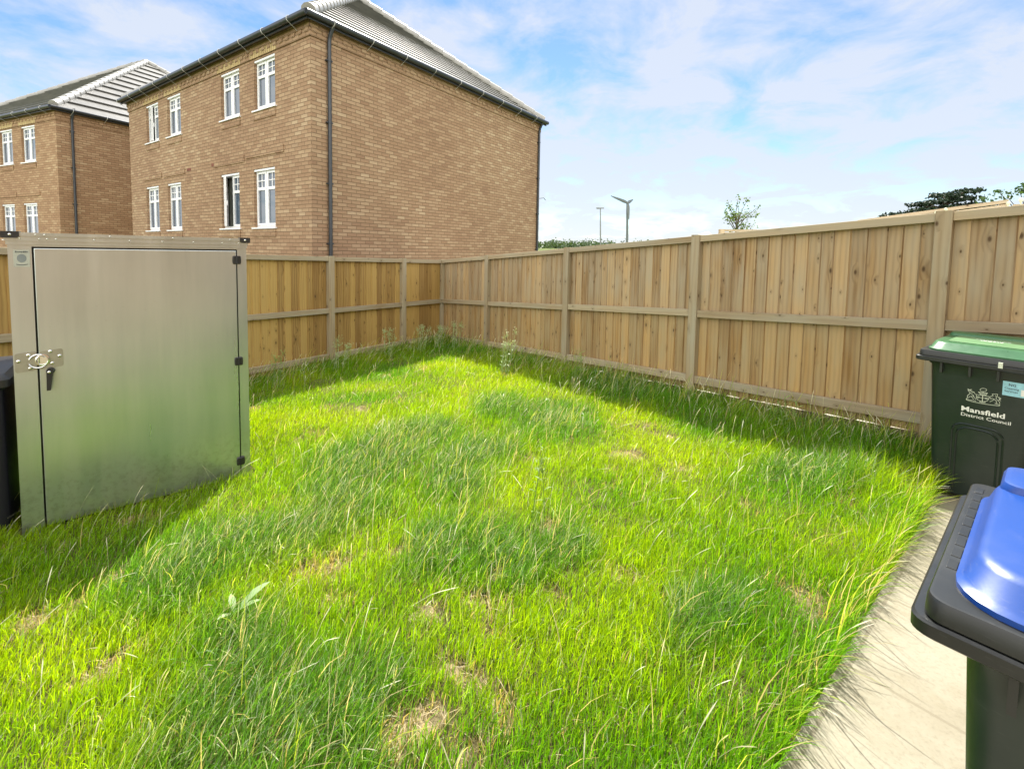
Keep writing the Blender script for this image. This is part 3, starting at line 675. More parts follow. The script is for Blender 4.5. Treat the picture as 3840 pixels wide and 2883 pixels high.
    if marks:
        T=MB(); text(T,'Mansfield',Fr(FF.p(.236,0,.622),FF.x,FF.y,FF.z),.0455,.0010,xs=1.20)
        T.build('name_lettering',M['white'],body)
        T=MB(); text(T,'District Council',Fr(FF.p(.236,0,.588),FF.x,FF.y,FF.z),.0300,.0002,xs=1.20); T.build('council_lettering',M['white'],body)
        # coat of arms in outline
        C=MB(); G=Fr(FF.p(.257,0,.675),FF.x,FF.y,FF.z); w=.0022; S=.158/850.
        def L(pts,ww=w,cl=False): ribbon(C,G,[((x-340)*S,(1010-y+(x-340)*.17)*S) for x,y in pts],ww,closed=cl)
        ring=lambda cx,cy,rx,ry,n_=14:[(cx+rx*math.cos(2*math.pi*k/n_),cy+ry*math.sin(2*math.pi*k/n_)) for k in range(n_)]
        L(ring(760,495,82,58),cl=True); L([(760,553),(760,585)]); L([(640,575),(870,600),(830,660),(690,635)],cl=True); L([(690,635),(690,665),(840,690),(830,660)])
        L([(650,590),(700,612),(740,600),(790,622),(850,610)])
        L([(600,670),(600,780),(640,860),(755,925),(870,880),(910,800),(915,715),(600,670)]); L([(755,690),(755,925)],w*1.6); L([(600,765),(912,800)])
        L(ring(650,760,26,26,8),cl=True); L(ring(850,790,26,26,8),cl=True)
        L([(370,490),(410,510),(395,560),(440,640),(400,700),(370,740),(380,800),(350,860)]); L([(410,510),(430,545),(540,595),(500,610),(450,590)]); L([(380,490),(400,540)]); L([(440,500),(425,540)]); L([(475,495),(430,545)]); L([(370,535),(400,545)])
        L([(540,595),(560,650),(600,680)]); L([(450,640),(520,700),(540,760),(500,740),(440,760),(400,800)]); L([(520,740),(560,800),(600,850)]); L([(480,750),(500,800),(540,850)])
        L([(980,625),(1040,615),(1110,615),(1105,690),(1130,720)]); L([(980,625),(1010,680),(930,720)]); L([(1060,660),(1090,720),(1080,770),(1120,830),(1170,880),(1180,950)]); L([(930,740),(960,800),(990,770),(1040,800),(1000,850),(940,900)]); L([(1040,800),(1090,860),(1110,930),(1060,950)])
        L([(1150,720),(1200,760),(1160,800),(1200,840)]); L([(1130,720),(1170,760),(1150,830)])
        L([(345,860),(360,890),(520,940),(760,985),(1000,1010),(1170,1020),(1185,985),(1090,960)],w*1.2); L([(345,860),(440,880),(600,905)]); L([(680,915),(760,960),(840,930),(760,905),(680,915)])
        C.build('coat_of_arms',M['cream_print'],body)
        s_=MB(); s_.quad(FF,.420,.575,.775,.866,-.0012); stk=s_.build('sticker',M['sticker'],body)
        s_=MB(); s_.quad(FF,.50,.572,.785,.825,-.0018); s_.build('sticker_patch',M['white'],stk)
        T=MB(); text(T,'NG',Fr(FF.p(.445,-.0012,.838),FF.x,FF.y,FF.z),.022,.0005)
        text(T,'Cleaning',Fr(FF.p(.428,-.0012,.817),FF.x,FF.y,FF.z),.018,.0002); text(T,'Services',Fr(FF.p(.428,-.0012,.798),FF.x,FF.y,FF.z),.018,.0002)
        T.build('sticker_lettering',M['ink'],stk)
        T=MB(); Gt=Fr(F.p(.24,0,Z_(1.0993)),F.x,V((0,0,-1)),F.y)
        for y0,xa,xb in ((.36,0.0,.17),(.31,.03,.14)):
            x=xa
            while x<xb: wd=random.uniform(.008,.02); T.face([Gt.p(x,-.0005,y0),Gt.p(x+wd,-.0005,y0),Gt.p(x+wd,-.0005,y0+.02),Gt.p(x,-.0005,y0+.02)]); x+=wd+.005
        T.build('lid_print',M['white'],dm)
    return root
GF=Fr((2.812,3.214,0),RD,RN,(0,0,1))
wheelie('wheelie_bin','dark wheelie bin with a green lid and white council crest against the fence',GF,M['bingreen'],M['bingreen_top'],True)
bx=V((.649,-.761,0)); by=V((.761,.649,0))
wheelie('wheelie_bin','dark wheelie bin with a shiny blue domed lid beside the paving',Fr((.752,.826,0),bx,by,(0,0,1)),M['binblue'],M['binblue'],up_z=.006)

# ------------------------------------------------------------------ beyond the fences
def leaf_quads(mb,c,n,rx,ry,rz,size,tone=(0,1)):
    for _ in range(n):
        d=V((random.gauss(0,.5)*rx,random.gauss(0,.5)*ry,random.gauss(0,.5)*rz)); p=V(c)+d
        a=V((random.uniform(-1,1),random.uniform(-1,1),random.uniform(-1,1))).normalized(); b_=a.cross(V((random.uniform(-1,1),random.uniform(-1,1),random.uniform(-1,1)))).normalized()
        s=size*random.uniform(.6,1.3); t_=random.uniform(*tone)
        mb.face([p-a*s*.5,p+b_*s*.32,p+a*s*.5,p-b_*s*.32],None,t_)
def tree_young():
    root=thing('young_tree','small wind blown tree with sparse yellow green leaves above the fence','tree',(10.3,22,-1.0))
    tr=MB(); lf=MB(); base=V((10.3,22,-1.0)); top=V((10.42,22,2.7)); tr.tube([base,base.lerp(top,.5)+V((.04,0,0)),top],[.09,.06,.04],7)
    for k in range(16):
        st_=V((10.42,22,random.uniform(2.2,3.3))); a=random.uniform(0,6.28)
        en=st_+V((math.cos(a)*random.uniform(.3,.75)+.22,math.sin(a)*.6,random.uniform(.25,.95)))
        if k<4: en=V((10.42+(-.55,.02,.45,.92)[k],22,(3.75,4.25,4.2,3.85)[k])); st_=V((10.42,22,2.8))
        md=st_.lerp(en,.5)+V((-.06,0,.08)); tr.tube([st_,md,en],[.025,.016,.006],5)
        for t_ in (.35,.5,.62,.74,.86,.96):
            p=st_.lerp(md,t_*2) if t_<.5 else md.lerp(en,t_*2-1)
            leaf_quads(lf,p,6,.15,.15,.15,.10,(.1,1))
        leaf_quads(lf,en+V((.05,0,.02)),9,.13,.13,.13,.10,(.2,1))
    tr.tube([V((10.42,22,2.7)),V((10.48,22,3.3)),V((10.5,22,3.9))],[.035,.02,.006],6)
    tr.build('trunk',M['bark'],root); lf.build('crown',M['leaf_young'],root)
tree_young()
def cedar():
    root=thing('cedar_tree','dark flat layered cedar showing over the fence','tree',(41,45,-2))
    tr=MB(); lf=MB(); tr.tube([(41,45,-2),(41.1,45,4),(41.2,45,7.4)],[.5,.35,.12],8)
    spec=[(41.6,7.85,1.5),(42.4,7.95,1.2),(40.6,7.55,1.1),(39.9,7.0,1.4),(41.4,7.2,1.9),(42.9,7.35,1.6),(38.9,6.75,1.0),(43.4,6.9,1.3),(44.2,6.75,1.0),(40.5,6.5,1.6),(42.2,6.5,1.8),(38.0,6.05,1.1),(39.1,6.2,1.3),(37.0,5.75,.9),(43.4,6.3,1.4),(40.6,5.8,2.0),(42.6,5.7,2.2),(38.4,5.5,1.6),(36.4,5.45,.9)]
    for x,z,w in spec:
        for q in range(3):
            y=45+random.uniform(-1.6,1.6); c=V((x+random.uniform(-.3,.3),y,z+random.uniform(-.12,.12)))
            tr.tube([V((41.1,45,z-.5)),c],[.08,.03],5)
            for h in range(6):
                leaf_quads(lf,c+V((random.uniform(-.5,.5)*w,random.uniform(-.5,.5)*w,random.uniform(-.08,.12))),24,.34*w*.6,.34*w*.6,.16,.26,(0,1))
    tr.build('trunk',M['bark'],root); lf.build('crown',M['leaf_cedar'],root)
cedar()
def leafy():
    root=thing('leafy_tree','leafy green tree top over the fence beside the dark cedar','tree',(21.7,20,-1))
    tr=MB(); lf=MB(); tr.tube([(21.9,20,-1),(21.9,20,2),(22.0,20,4.4)],[.16,.12,.04],7)
    for k in range(34):
        c=V((21.9+random.gauss(0,.85),20+random.gauss(0,.6),3.9+random.gauss(0,.45))); c.z=min(c.z,4.75-.35*abs(c.x-22.0)+.2); tr.tube([(21.95,20,3.1),c],[.03,.01],5); leaf_quads(lf,c,26,.26,.26,.2,.15,(0,1))
    tr.build('trunk',M['bark'],root); lf.build('crown',M['leaf_tree'],root)
leafy()
def woods():
    lf=MB()
    for k in range(230):
        x=random.uniform(-40,150); y=random.uniform(228,275); z=zg(x,y); s=random.uniform(2.2,3.8); h=random.uniform(2.5,4.6)
        if k<26: x=random.uniform(10,50); y=random.uniform(232,250); z=zg(x,y)
        leaf_quads(lf,(x,y,z+h*.5-1.6),80,s,s,h*.62,1.3,(random.uniform(0,.4),random.uniform(.5,1)))
    o=tag(lf.build('woodland',M['leaf_wood']),'distant wooded hill beside the brick house corner','woodland'); kind(o,'stuff')
woods()
# lamp post
lp=thing('street_lamp','thin grey street lamp post with a short crossbar head above the fence','street lamp',(11.3,60,-1.4))
m=MB(); m.tube([(11.33,60,-1.4),(11.2,60,3),(11.06,60,7.3)],[.11,.09,.06],8); m.build('pole',M['steel'],lp,smooth=40)
m=MB(); m.box(WORLD,10.55,11.5,59.85,60.15,7.29,7.40); m.box(WORLD,10.62,10.95,59.88,60.12,7.24,7.285); o=m.build('lamp_head',M['steel'],lp)
# wind turbine
wt=thing('wind_turbine','small grey wind turbine standing on the horizon behind the fence','wind turbine',(34.1,140,-1.2))
m=MB(); m.tube([(34.15,140,-1.2),(34.0,140,8),(33.72,140,16.3)],[.42,.34,.28],10); m.build('tower',M['turbine'],wt,smooth=40)
m=MB(); m.tube([(33.5,139.2,16.6),(33.72,140,16.62),(34.1,141.2,16.6)],[.25,.42,.25],10); hub=m.build('nacelle',M['turbine'],wt,smooth=40)
for tip in ((28.5,138.6,18.45),(36.2,143.0,18.05),(34.0,138.4,11.6)):
    m=MB(); h=V((33.72,139.4,16.6)); T=V(tip); d_=(T-h).normalized(); pr=d_.cross(V((0,1,0))).normalized()
    R=[]
    for f,w,th in ((0,.22,.12),(.12,.42,.12),(.25,.48,.08),(.6,.34,.05),(1,.10,.02)):
        p=h.lerp(T,f); R.append([p-pr*w,p+V((0,th,0)),p+pr*w,p-V((0,th,0))])
    m.loft(R); m.build('blade',M['turbine'],wt)
# neighbour's slatted screens, canopy and lights
def slats(label,P0,az_,Ln,zA,sl,n=6,post_at=None):
    D=azv(az_); N=azv(az_+90); root=thing('slatted_screen',label,'screen',(P0[0],P0[1],-.2))
    m=MB(); F=Fr((P0[0],P0[1],zA),D+V((0,0,sl)),N,(0,0,1))
    for k in range(n): m.box(F,0,Ln,0,.02,-.048*k-.036,-.048*k,grain=0)
    m.build('slats',M['wood_pale'],root)
    for s in ((0.03,Ln-.03) if post_at is None else post_at):
        q=MB(); q.box(F,s-.035,s+.035,.021,.09,-zA-.2,.0); q.build('post',M['wood_pale'],root)
slats("level slatted timber screen of thin pale boards below the small wind blown tree",(3.49,8.0),88,2.4,2.06,.012)
slats("slatted timber screen of thin pale boards below the dark cedar, sloping with the fence",(5.22,5.0),-41,1.3,2.262,-.127)
bl=thing('timber_block','pale timber board end showing past the slatted screen, at the fence end','board',(5.35,4.9,1.9))
m=MB(); m.box(Fr((5.26,4.98,2.02),azv(135),azv(45),(0,0,1)),0,.7,0,.05,0,.19,grain=0); m.build('board',M['wood_pale'],bl)
m=MB(); m.box(Fr((5.26,4.98,0),azv(135),azv(45),(0,0,1)),.1,.18,.051,.11,-.2,2.1); m.build('post',M['wood_pale'],bl)
cn=thing('shade_canopy','grey canvas canopy corner poking up behind the fence post','canopy',(5.79,14,0))
m=MB(); ap=V((5.80,14,2.33)); qs=[V((4.9,13.4,1.93)),V((5.95,13.2,1.9)),V((5.86,14.9,1.9)),V((4.8,14.9,1.9))]
for i in range(4): m.face([qs[i],qs[(i+1)%4],ap]); m.face([qs[i]-V((0,0,.02)),ap-V((0,0,.02)),qs[(i+1)%4]-V((0,0,.02))])
m.build('canvas',M['tarp'],cn)
for q_ in qs:
    m=MB(); m.tube([q_,V((q_.x,q_.y,-.5))],.03,6); m.build('pole',M['steel'],cn)
def bulb(p,label,h=.07):
    r_=thing('solar_light',label,'garden light',p,'solar lights along the slatted screen')
    m=MB(); P=V(p); m.loft([[P+V((rr*math.cos(2*math.pi*k/10),rr*math.sin(2*math.pi*k/10),z)) for k in range(10)] for rr,z in ((.006,0),(.007,h*.4),(.016,h*.55),(.018,h*.8),(.012,h),(.003,h*1.06))]); m.build('lens',M['lens'],r_,smooth=50)
    m=MB(); m.tube([P-V((0,0,.12)),P+V((0,0,.002))],.005,5); m.build('stake',M['steel'],r_)
bulb((4.854,5.422,2.10),'solar light nearest the cedar trunk, first from the young tree side')
bulb((4.906,5.361,2.13),'solar light between its twin and the leafy tree, by the big fence post')
bulb((5.223,4.997,2.17),'solar light in front of the leafy tree, just before the board end')
bulb((5.283,4.928,2.20),'solar light standing on the pale board end')

# ------------------------------------------------------------------ grass
class VN:                                       # value noise
    def __init__(s,seed): s.g=np.random.default_rng(seed).random((64,64))
    def __call__(s,x,y,sc_):
        x=x*sc_+100; y=y*sc_+100; i=np.floor(x).astype(int); j=np.floor(y).astype(int); u=x-i; v=y-j; u=u*u*(3-2*u); v=v*v*(3-2*v); g=s.g
        a=g[i%64,j%64]; b=g[(i+1)%64,j%64]; c=g[i%64,(j+1)%64]; d=g[(i+1)%64,(j+1)%64]; return (a*(1-u)+b*u)*(1-v)+(c*(1-u)+d*u)*v
N1,N2,N3=VN(1),VN(2),VN(3)
BARE=[(-.30,1.50,.085),(-.07,1.99,.07),(-.33,2.05,.06),(.28,2.77,.08),(-.64,2.52,.07),(-1.63,1.84,.08),(1.46,4.23,.07),(1.35,2.19,.05),(.57,2.33,.07),(-.05,2.3,.06),(.75,3.6,.07),(.2,2.2,.06),(-.2,1.75,.07),(-.15,2.15,.06),(.05,1.85,.05)]
DARK=[(-.97,4.35,.5),(-.3,3.38,.42),(.38,4.79,.55),(-1.71,2.49,.42),(-1.11,1.72,.45),(-.82,1.59,.4),(-.28,2.61,.32),(-1.3,3.21,.42),(-.37,3.9,.5),(.09,2.62,.25),(-1.09,3.83,.45),(-1.4,2.8,.4),(2.3,3.4,.35),(1.5,6.06,.5),(.9,2.0,.25),(-.2,5.3,.4)]
def fields(x,y):
    ddark=np.zeros_like(x); bare=np.zeros_like(x)
    wx=x+(N1(x,y,2.3)-.5)*.5; wy=y+(N2(x,y,2.3)-.5)*.5
    for a,b,r in DARK: ddark=np.maximum(ddark,np.clip(1.25-np.hypot(wx-a,(wy-b)*.8)/(r*.88),0,1))
    for a,b,r in BARE: bare=np.maximum(bare,np.clip(1.3-np.hypot(x+(N3(x,y,7)-.5)*.16-a,y+(N1(x,y,7)-.5)*.16-b)/r,0,1))
    thin=np.clip((N1(x,y,3.7)*.6+N2(x,y,11)*.4-.70)*5,0,.6)*(ddark<.3); bare=np.maximum(bare,thin)
    dR_=RC.x*RN.x+RC.y*RN.y-(x*RN.x+y*RN.y)                        # distance inside the long fence
    dL_=RC.x*LN.x+RC.y*LN.y-(x*LN.x+y*LN.y)
    dS=(SA.x*SNv.x+SA.y*SNv.y)-(x*SNv.x+y*SNv.y)                   # distance from the paving edge
    return ddark,bare,dR_,dL_,dS
bm=MB(); n=170; gu=np.linspace(0,1,n+1)
def bil(u,v): return POLY[0].lerp(POLY[3],u).lerp(POLY[1].lerp(POLY[2],u),v)
GP=[[bil(a_,b_) for b_ in gu] for a_ in gu]
gx=np.array([[p.x for p in r_] for r_ in GP]); gy=np.array([[p.y for p in r_] for r_ in GP])
gz=zl(gx,gy)+.018*np.sin(gx*3.1+1)*np.sin(gy*2.7)+.012*np.sin(gx*7.3+gy*5.1)+.02*(N3(gx,gy,6)-.5); gz[:,0]=zl(gx[:,0],gy[:,0])-.012
gb=fields(gx.ravel(),gy.ravel())[1].reshape(gx.shape)
bm.v=[tuple(q) for q in np.stack([gx,gy,gz],-1).reshape(-1,3)]; m1=n+1
bm.f=[[i_*m1+j_,i_*m1+j_+1,(i_+1)*m1+j_+1,(i_+1)*m1+j_] for i_ in range(n) for j_ in range(n)]; bm.uv=[[(0,0)]*4]*len(bm.f)
bm.t=[float(gb[i_,j_]) for i_ in range(n) for j_ in range(n)]
kind(bm.build('lawn',M['soil'],smooth=80),'structure')
def inside_shed(x,y):
    a=(x-SR.x)*(-sd.x)+(y-SR.y)*(-sd.y); b=(x-SR.x)*sb.x+(y-SR.y)*sb.y
    return (a>-.03)&(a<Wd+.03)&(b>-.035)&(b<Dp+.03)
def scatter(dens,ymax=10.4,extra=0):
    xs=[];ys=[]
    for y0 in np.arange(.7,ymax,.25):
        y1=y0+.25; hw=1.28*y1+.5; n=int(dens(y0+.12)*hw*2*.25); 
        if n>0: xs.append(RNG.uniform(-hw,hw,n)); ys.append(RNG.uniform(y0,y1,n))
    x=np.concatenate(xs); y=np.concatenate(ys); dd,ba,a,b,c=fields(x,y)
    ok=(a>.03)&(b>.03)&(c>.0)&~inside_shed(x,y)
    return [q[ok] for q in (x,y,dd,ba,a,b,c)]
def blades(name,mat,x,y,h,lean,laz,w,col,prof,ts,droop=.25,z0=None):
    n=len(x); ts=np.array(ts); K=len(ts); z=zl(x,y) if z0 is None else z0
    sa=RNG.uniform(0,2*np.pi,n); sx,sy=np.cos(sa),np.sin(sa); lx,ly=np.sin(laz),np.cos(laz)
    co=np.empty((n,2*K-1,3),np.float32)
    for k,t_ in enumerate(ts):
        o=h*lean*t_**1.8; px=x+lx*o; py=y+ly*o; pz=z+h*(t_*np.sqrt(np.clip(1-(lean*.7)**2,.1,1))-droop*lean*t_**2.2)-.012*(t_==0)
        ww=w*prof[k]*.5
        if k<K-1:
            co[:,2*k]=np.stack([px-sx*ww,py-sy*ww,pz],1); co[:,2*k+1]=np.stack([px+sx*ww,py+sy*ww,pz],1)
        else: co[:,2*k]=np.stack([px,py,pz],1)
    nv=2*K-1; base=(np.arange(n)*nv)[:,None]
    q=[]; 
    for k in range(K-2): q+= [2*k,2*k+1,2*k+3,2*k+2]
    tri=[2*K-4,2*K-3,2*K-2]
    loops=np.concatenate([base+np.array(q)[None],base+np.array(tri)[None]],1).astype(np.int32).ravel()
    per=[4]*(K-2)+[3]; ls=np.tile(np.array(per),n); st=np.concatenate([[0],np.cumsum(ls)[:-1]]).astype(np.int32)
    me=bpy.data.meshes.new(name); me.vertices.add(n*nv); me.vertices.foreach_set('co',co.ravel()); me.loops.add(len(loops)); me.loops.foreach_set('vertex_index',loops)
    me.polygons.add(len(ls)); me.polygons.foreach_set('loop_start',st); me.polygons.foreach_set('use_smooth',np.ones(len(ls),bool))
    me.update(calc_edges=True)
    at=me.attributes.new('tint','FLOAT_COLOR','POINT'); cc=np.ones((n,nv,4),np.float32); cc[:,:,:3]=col[:,None,:]
    at.data.foreach_set('color',cc.ravel()); me.materials.append(mat)
    ob=bpy.data.objects.new(name,me); COL.objects.link(ob); return ob
def lerp(a,b,f): return a[None]*(1-f[:,None])+b[None]*f[:,None]
A_=lambda *c: np.array(c,float)
# short and medium blades
x,y,dd,ba,a,b,c=scatter(lambda r: 13000*min(1,(2.2/max(r,.6))**1.05))
keep=RNG.random(len(x))>ba*.82; x,y,dd,ba,a,b,c=[q[keep] for q in (x,y,dd,ba,a,b,c)]
n=len(x); pat=N1(x,y,1.1)*.5+N2(x,y,3.2)*.3+N3(x,y,9)*.2
edge=np.clip(1-a/.75,0,1)*.9+np.clip(1-b/.7,0,1)*.9+np.clip(1-c/.18,0,1)*.25
tuft=np.clip(1.2-np.hypot(x-2.5,y-3.12)/.42,0,1); h=(.04+.075*pat+.07*dd+.12*edge+.17*tuft+.09*np.clip(1-c/.22,0,1)*np.clip((N2(x,y,3.1)-.42)*4,0,1))*RNG.uniform(.55,1.35,n)*(1-.6*ba)
wind=rad(70)
lean=np.clip(RNG.normal(.42,.22,n)+.2*dd,.05,.95); laz=wind+RNG.normal(0,1.15,n)
laz=np.where((c<.12)&(RNG.random(n)<.6),rad(130)+RNG.normal(0,.5,n),laz)
r1=RNG.random(n); yel=np.clip(.38+1.2*(N2(x,y,1.6)-.5)+.5*(r1-.5)-.7*dd-.3*edge,0,1)
col=lerp(A_(.120,.315,.008),A_(.375,.515,.006),yel)
col=col*(1-dd[:,None]*.55)+A_(.085,.185,.040)[None]*(dd[:,None]*.55)
straw=(RNG.random(n)<(.02+.6*np.clip(ba*1.2,0,1)+.04*edge)); col[straw]=lerp(A_(.36,.28,.11),A_(.56,.47,.24),RNG.random(straw.sum()))
col*=(RNG.uniform(.45,1.3,n)**1.0)[:,None]; gl=RNG.random(n)<(.03+.16*dd); col[gl]=lerp(A_(.30,.38,.22),A_(.52,.58,.42),RNG.random(gl.sum()))  # some blades coloured pale to paint in glints, mostly in the dark tufts
w=RNG.uniform(.0022,.0040,n)*(1+np.clip(y-3,0,7)*.13)
kind(tag(blades('grass',M['grass'],x,y,h,lean,laz,w,col,[.8,1,.8,.1],[0,.4,.75,1]),'overgrown sunlit lawn of fine green grass','grass'),'stuff')
# dead straw lying on the thin patches
x,y,dd,ba,a,b,c=scatter(lambda r: 5000*min(1,(2.4/max(r,.6))**1.0)); keep=RNG.random(len(x))<np.clip(ba*.9,.03,.6); x,y=x[keep],y[keep]; n=len(x)
col=lerp(A_(.30,.23,.10),A_(.55,.46,.27),RNG.random(n))
kind(tag(blades('dead_grass',M['seed'],x,y,RNG.uniform(.03,.09,n),RNG.uniform(.8,1.1,n),RNG.uniform(0,6.28,n),RNG.uniform(.002,.004,n)*(1+np.clip(y-3,0,7)*.12),col,[.8,1,.8,.1],[0,.4,.75,1],.45),'dry straw lying on the thin patches of the lawn','grass'),'stuff')
# long wispy blades and stems with seed heads
x,y,dd,ba,a,b,c=scatter(lambda r: 1200*min(1,(2.4/max(r,.6))**.9))
edge=np.clip(1-a/.6,0,1)+np.clip(1-b/.6,0,1); keep=RNG.random(len(x))<(.05+.35*dd+.85*np.clip(edge,0,1)+.45*np.clip(1-c/.15,0,1)); x,y,dd,ba,a,b,c,edge=[q[keep] for q in (x,y,dd,ba,a,b,c,edge)]
n=len(x); h=RNG.uniform(.14,.28,n)*(1+.95*np.clip(edge,0,1))*(1+.5*(c<.25)*(N1(x,y,2.6)>.5)); lean=np.clip(RNG.normal(.5,.22,n),.1,.98); laz=wind+RNG.normal(0,.95,n)
laz=np.where(c<.15,rad(128)+RNG.normal(0,.55,n),laz)
col=lerp(A_(.14,.30,.03),A_(.44,.50,.07),RNG.random(n)); dry=RNG.random(n)<.25; col[dry]=A_(.52,.45,.25)
w=RNG.uniform(.003,.0048,n)*(1+np.clip(y-3,0,7)*.12)
kind(tag(blades('long_grass',M['grass'],x,y,h,lean,laz,w,col,[.9,1,.8,.5,.08],[0,.3,.6,.85,1],.35),'long wispy grass blades along the fences and paving edge','grass'),'stuff')
x,y,dd,ba,a,b,c=scatter(lambda r: 320*min(1,(2.6/max(r,.6))**.5))
edge=np.clip(1-a/.7,0,1)+np.clip(1-b/.8,0,1); keep=RNG.random(len(x))<(.09+.12*dd+.75*np.clip(edge,0,1)+.25*np.clip(1-c/.2,0,1)); x,y,dd,ba,a,b,c,edge=[q[keep] for q in (x,y,dd,ba,a,b,c,edge)]
n=len(x); h=RNG.uniform(.16,.33,n)*(1+.3*np.clip(edge,0,1)); lean=np.clip(RNG.normal(.45,.25,n),.05,.95); laz=wind+RNG.normal(0,1.0,n)
laz=np.where(c<.2,rad(125)+RNG.normal(0,.6,n),laz)
col=lerp(A_(.46,.45,.27),A_(.72,.70,.54),RNG.random(n)); w=RNG.uniform(.0032,.0050,n)*(1+np.clip(y-3,0,7)*.10)
kind(tag(blades('seed_heads',M['seed'],x,y,h,lean,laz,w,col,[.3,.32,.35,.95,1.0,.15],[0,.35,.68,.80,.92,1],.3),'pale dry seed heads on thin stems above the lawn','grass'),'stuff')

# ------------------------------------------------------------------ weeds
def leafblade(mb,p,d,ln,w,up=.4,tone=.5):
    d=V(d).normalized(); s_=d.cross(V((0,0,1))).normalized(); P=[]
    for t_,f in ((0,.12),(.25,.7),(.55,1),(.8,.65),(1,.03)):
        c_=V(p)+d*ln*t_+V((0,0,ln*(up*t_-.55*up*t_*t_*1.6))); P.append((c_-s_*w*f*.5,c_+V((0,0,-w*.12*f)),c_+s_*w*f*.5))
    for i in range(4):
        A,B=P[i],P[i+1]; mb.face([A[0],A[1],B[1],B[0]],None,tone); mb.face([A[1],A[2],B[2],B[1]],None,tone)
def dock(label,x,y,leaves):
    r_=thing('broadleaf_weed',label,'weed',(x,y,zl(x,y)))
    for az_,ln,w in leaves:
        m=MB(); leafblade(m,(x,y,zl(x,y)+.05),(math.sin(rad(az_)),math.cos(rad(az_)),.35),ln,w,.55,random.random()); m.build('leaf',M['weed_pale'],r_,smooth=60)
dock('pale broad leaved dock weed half hidden in the lawn near the camera',-1.25,2.05,[(40,.17,.042),(75,.12,.03),(-40,.10,.03),(200,.09,.028)])
def stalk(label,x,y,h,n,mat,lean=(0,0),head=False,name='tall_weed'):
    r_=thing(name,label,'weed',(x,y,zl(x,y))); z=zl(x,y)
    m=MB(); lv=MB()
    for k in range(n):
        bx_,by_=x+random.uniform(-.07,.07)*(n>1),y+random.uniform(-.07,.07)*(n>1); hh=h*random.uniform(.7,1.05); tp=V((bx_+lean[0]*hh+random.uniform(-.08,.08),by_+lean[1]*hh,z+hh))
        m.tube([(bx_,by_,z),V((bx_,by_,z)).lerp(tp,.5)+V((0,0,.01)),tp],[.004,.003,.0015],5)
        q=V((bx_,by_,z))
        for j in range(11 if not head else 5):
            p=q.lerp(tp,.12+.8*j/(11 if not head else 5)); a_=random.uniform(0,6.28); leafblade(lv,p,(math.cos(a_),math.sin(a_),.3),(.09 if not head else .06)*random.uniform(.7,1.1),.014,.5,random.random())
        if head:
            for j in range(16):
                p=tp+V((random.gauss(0,.028),random.gauss(0,.028),random.gauss(0,.03))); m.tube([tp-V((0,0,.03)),p],[.0012,.0008],4); leafblade(lv,p,(random.uniform(-1,1),random.uniform(-1,1),.4),.02,.011,.3,1)
    m.build('stem',mat,r_); lv.build('leaves',mat,r_)
stalk('two thin dark upright weed stems with small heads in mid lawn',.22,2.88,.46,2,M['weed'],(-.05,0),True)
stalk('bushy bright green weed with narrow leaves beside a fence post',.92,6.25,.55,5,M['weed'])
stalk('spreading pale flowering weed in the grass near the fence corner',-.1,6.9,.62,7,M['weed_pale'],(.1,0),True)
stalk('small bright green weed below the long fence, before the bins',2.62,4.35,.36,3,M['weed'])
stalk('feathery green weed by the short fence, next to the metal shed',-3.25,6.35,.5,5,M['weed'],(.1,0),True)
for x,y in ((-1.75,8.95),(-1.45,9.2),(-2.2,8.3),(-1.1,9.1),(-2.75,7.4)):
    stalk({-1.75:'pale flowering grass clump under the stub bay of the ochre fence',-1.45:'pale flowering grass clump right in the fence corner',-2.2:'pale flowering grass clump by the narrow end bay of the ochre fence',-1.1:'pale flowering grass clump below the first bay of the long fence',-2.75:'pale flowering grass clump beside the ochre fence post'}[x],x,y,.52,7,M['weed_pale'],(.12,0),True,'grass_clump')

# ------------------------------------------------------------------ sky, sun, camera
SUN_EL,SUN_AZ=53,3
w=bpy.data.worlds.new('World'); sc.world=w; w.use_nodes=True; t=w.node_tree; t.nodes.clear()
N=t.nodes.new; L=t.links.new
out=N('ShaderNodeOutputWorld'); bg=N('ShaderNodeBackground'); sky=N('ShaderNodeTexSky'); sky.sky_type='NISHITA'; sky.sun_disc=False
sky.sun_elevation=rad(SUN_EL); sky.sun_rotation=rad(SUN_AZ); sky.air_density=1.0; sky.dust_density=.1; sky.ozone_density=2.0
tc=N('ShaderNodeTexCoord'); sx=N('ShaderNodeSeparateXYZ'); L(tc.outputs['Generated'],sx.inputs[0])
def m_(op,a,b=0,c=0):
    x=N('ShaderNodeMath'); x.operation=op
    for i,q in enumerate((a,b,c)):
        if isinstance(q,(int,float)): x.inputs[i].default_value=q
        else: L(q,x.inputs[i])
    return x.outputs[0]
den=m_('ADD',m_('MAXIMUM',sx.outputs[2],0),.22)
cb=N('ShaderNodeCombineXYZ'); L(m_('DIVIDE',sx.outputs[0],den),cb.inputs[0]); L(m_('DIVIDE',sx.outputs[1],den),cb.inputs[1])
def nz(scale,detail,rough,loc,dist=0):
    mp=N('ShaderNodeMapping'); mp.inputs['Location'].default_value=loc; mp.inputs['Scale'].default_value=(1,1,1); L(cb.outputs[0],mp.inputs[0])
    x=N('ShaderNodeTexNoise'); x.inputs['Scale'].default_value=scale; x.inputs['Detail'].default_value=detail; x.inputs['Roughness'].default_value=rough; x.inputs['Distortion'].default_value=dist; L(mp.outputs[0],x.inputs['Vector']); return x.outputs['Fac']
f=m_('ADD',m_('MULTIPLY',nz(3.0,8,.60,(4.3,2.9,0),.35),1.0),m_('MULTIPLY',nz(.45,3,.5,(7.7,2.2,0)),.45))
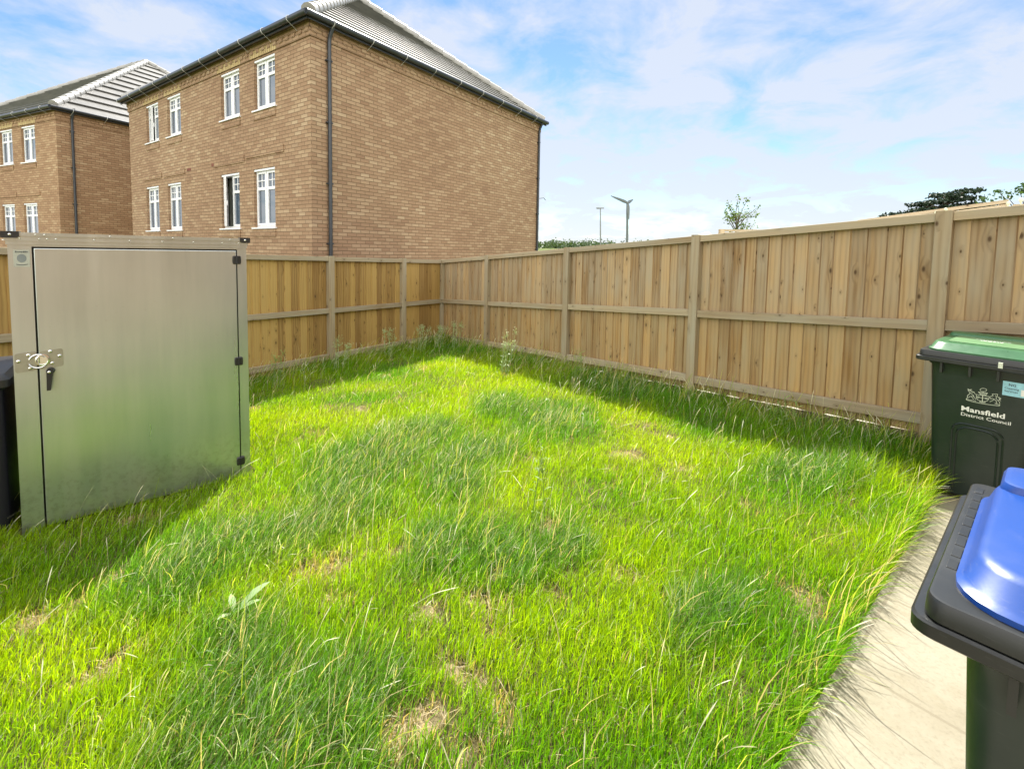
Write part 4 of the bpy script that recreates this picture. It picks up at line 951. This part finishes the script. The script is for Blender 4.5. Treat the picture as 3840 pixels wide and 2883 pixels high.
f=m_('ADD',f,m_('MULTIPLY',m_('SUBTRACT',.35,m_('MINIMUM',sx.outputs[2],.6)),.34))       # more cloud towards the horizon
rp=N('ShaderNodeValToRGB'); e=rp.color_ramp.elements; e[0].position=.58; e[0].color=(0,0,0,1); e[1].position=.80; e[1].color=(1,1,1,1); L(f,rp.inputs[0])
CL=N('ShaderNodeMix'); CL.data_type='RGBA'; pass
# cloud behind the view and overhead made brighter, added to fill the shaded walls
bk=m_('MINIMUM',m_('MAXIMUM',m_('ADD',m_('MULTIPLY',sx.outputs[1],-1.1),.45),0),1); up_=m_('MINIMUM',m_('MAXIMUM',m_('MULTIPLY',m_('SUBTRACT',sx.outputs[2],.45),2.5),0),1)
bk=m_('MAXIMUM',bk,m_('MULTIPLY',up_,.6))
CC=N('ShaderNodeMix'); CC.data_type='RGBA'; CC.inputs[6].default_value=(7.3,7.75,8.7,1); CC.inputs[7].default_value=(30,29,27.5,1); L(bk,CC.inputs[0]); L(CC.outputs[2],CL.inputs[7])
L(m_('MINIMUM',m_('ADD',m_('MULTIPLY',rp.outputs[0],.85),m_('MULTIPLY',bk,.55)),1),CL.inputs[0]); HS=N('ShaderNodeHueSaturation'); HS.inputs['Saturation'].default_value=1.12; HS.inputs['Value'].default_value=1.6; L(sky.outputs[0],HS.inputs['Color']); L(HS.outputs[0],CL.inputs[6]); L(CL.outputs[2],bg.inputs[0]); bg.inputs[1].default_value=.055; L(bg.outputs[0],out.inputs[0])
sl=bpy.data.lights.new('Sun','SUN'); sl.energy=4.8; sl.angle=rad(.55); sl.color=(1,.955,.87); so=bpy.data.objects.new('Sun',sl); COL.objects.link(so)
sdv=V((math.sin(rad(SUN_AZ))*math.cos(rad(SUN_EL)),math.cos(rad(SUN_AZ))*math.cos(rad(SUN_EL)),math.sin(rad(SUN_EL)))); so.rotation_euler=sdv.to_track_quat('Z','Y').to_euler(); so.location=(0,30,30)
cd=bpy.data.cameras.new('Camera'); cam=bpy.data.objects.new('Camera',cd); COL.objects.link(cam); sc.camera=cam
cd.sensor_fit='HORIZONTAL'; cd.sensor_width=36; cd.lens=36*1012/2212; cd.shift_y=-(830.5-610)/2212; cd.clip_start=.05; cd.clip_end=2000
cam.matrix_world=Matrix.Translation((0,0,1.62))@Matrix.Rotation(rad(90-3.72),4,'X')@Matrix.Rotation(rad(1.0),4,'Z')
vs=sc.view_settings; vs.view_transform='Standard'; vs.look='None'; vs.exposure=1.0; vs.gamma=1; vs.use_curve_mapping=False
sc.render.engine='CYCLES'; sc.cycles.use_denoising=True; sc.cycles.denoiser='OPENIMAGEDENOISE'; sc.cycles.denoising_prefilter='ACCURATE'; sc.cycles.denoising_input_passes='RGB_ALBEDO_NORMAL'; sc.cycles.max_bounces=8; sc.cycles.diffuse_bounces=4; sc.cycles.glossy_bounces=3; sc.cycles.transmission_bounces=4
sc.cycles.caustics_reflective=False; sc.cycles.sample_clamp_indirect=2.5
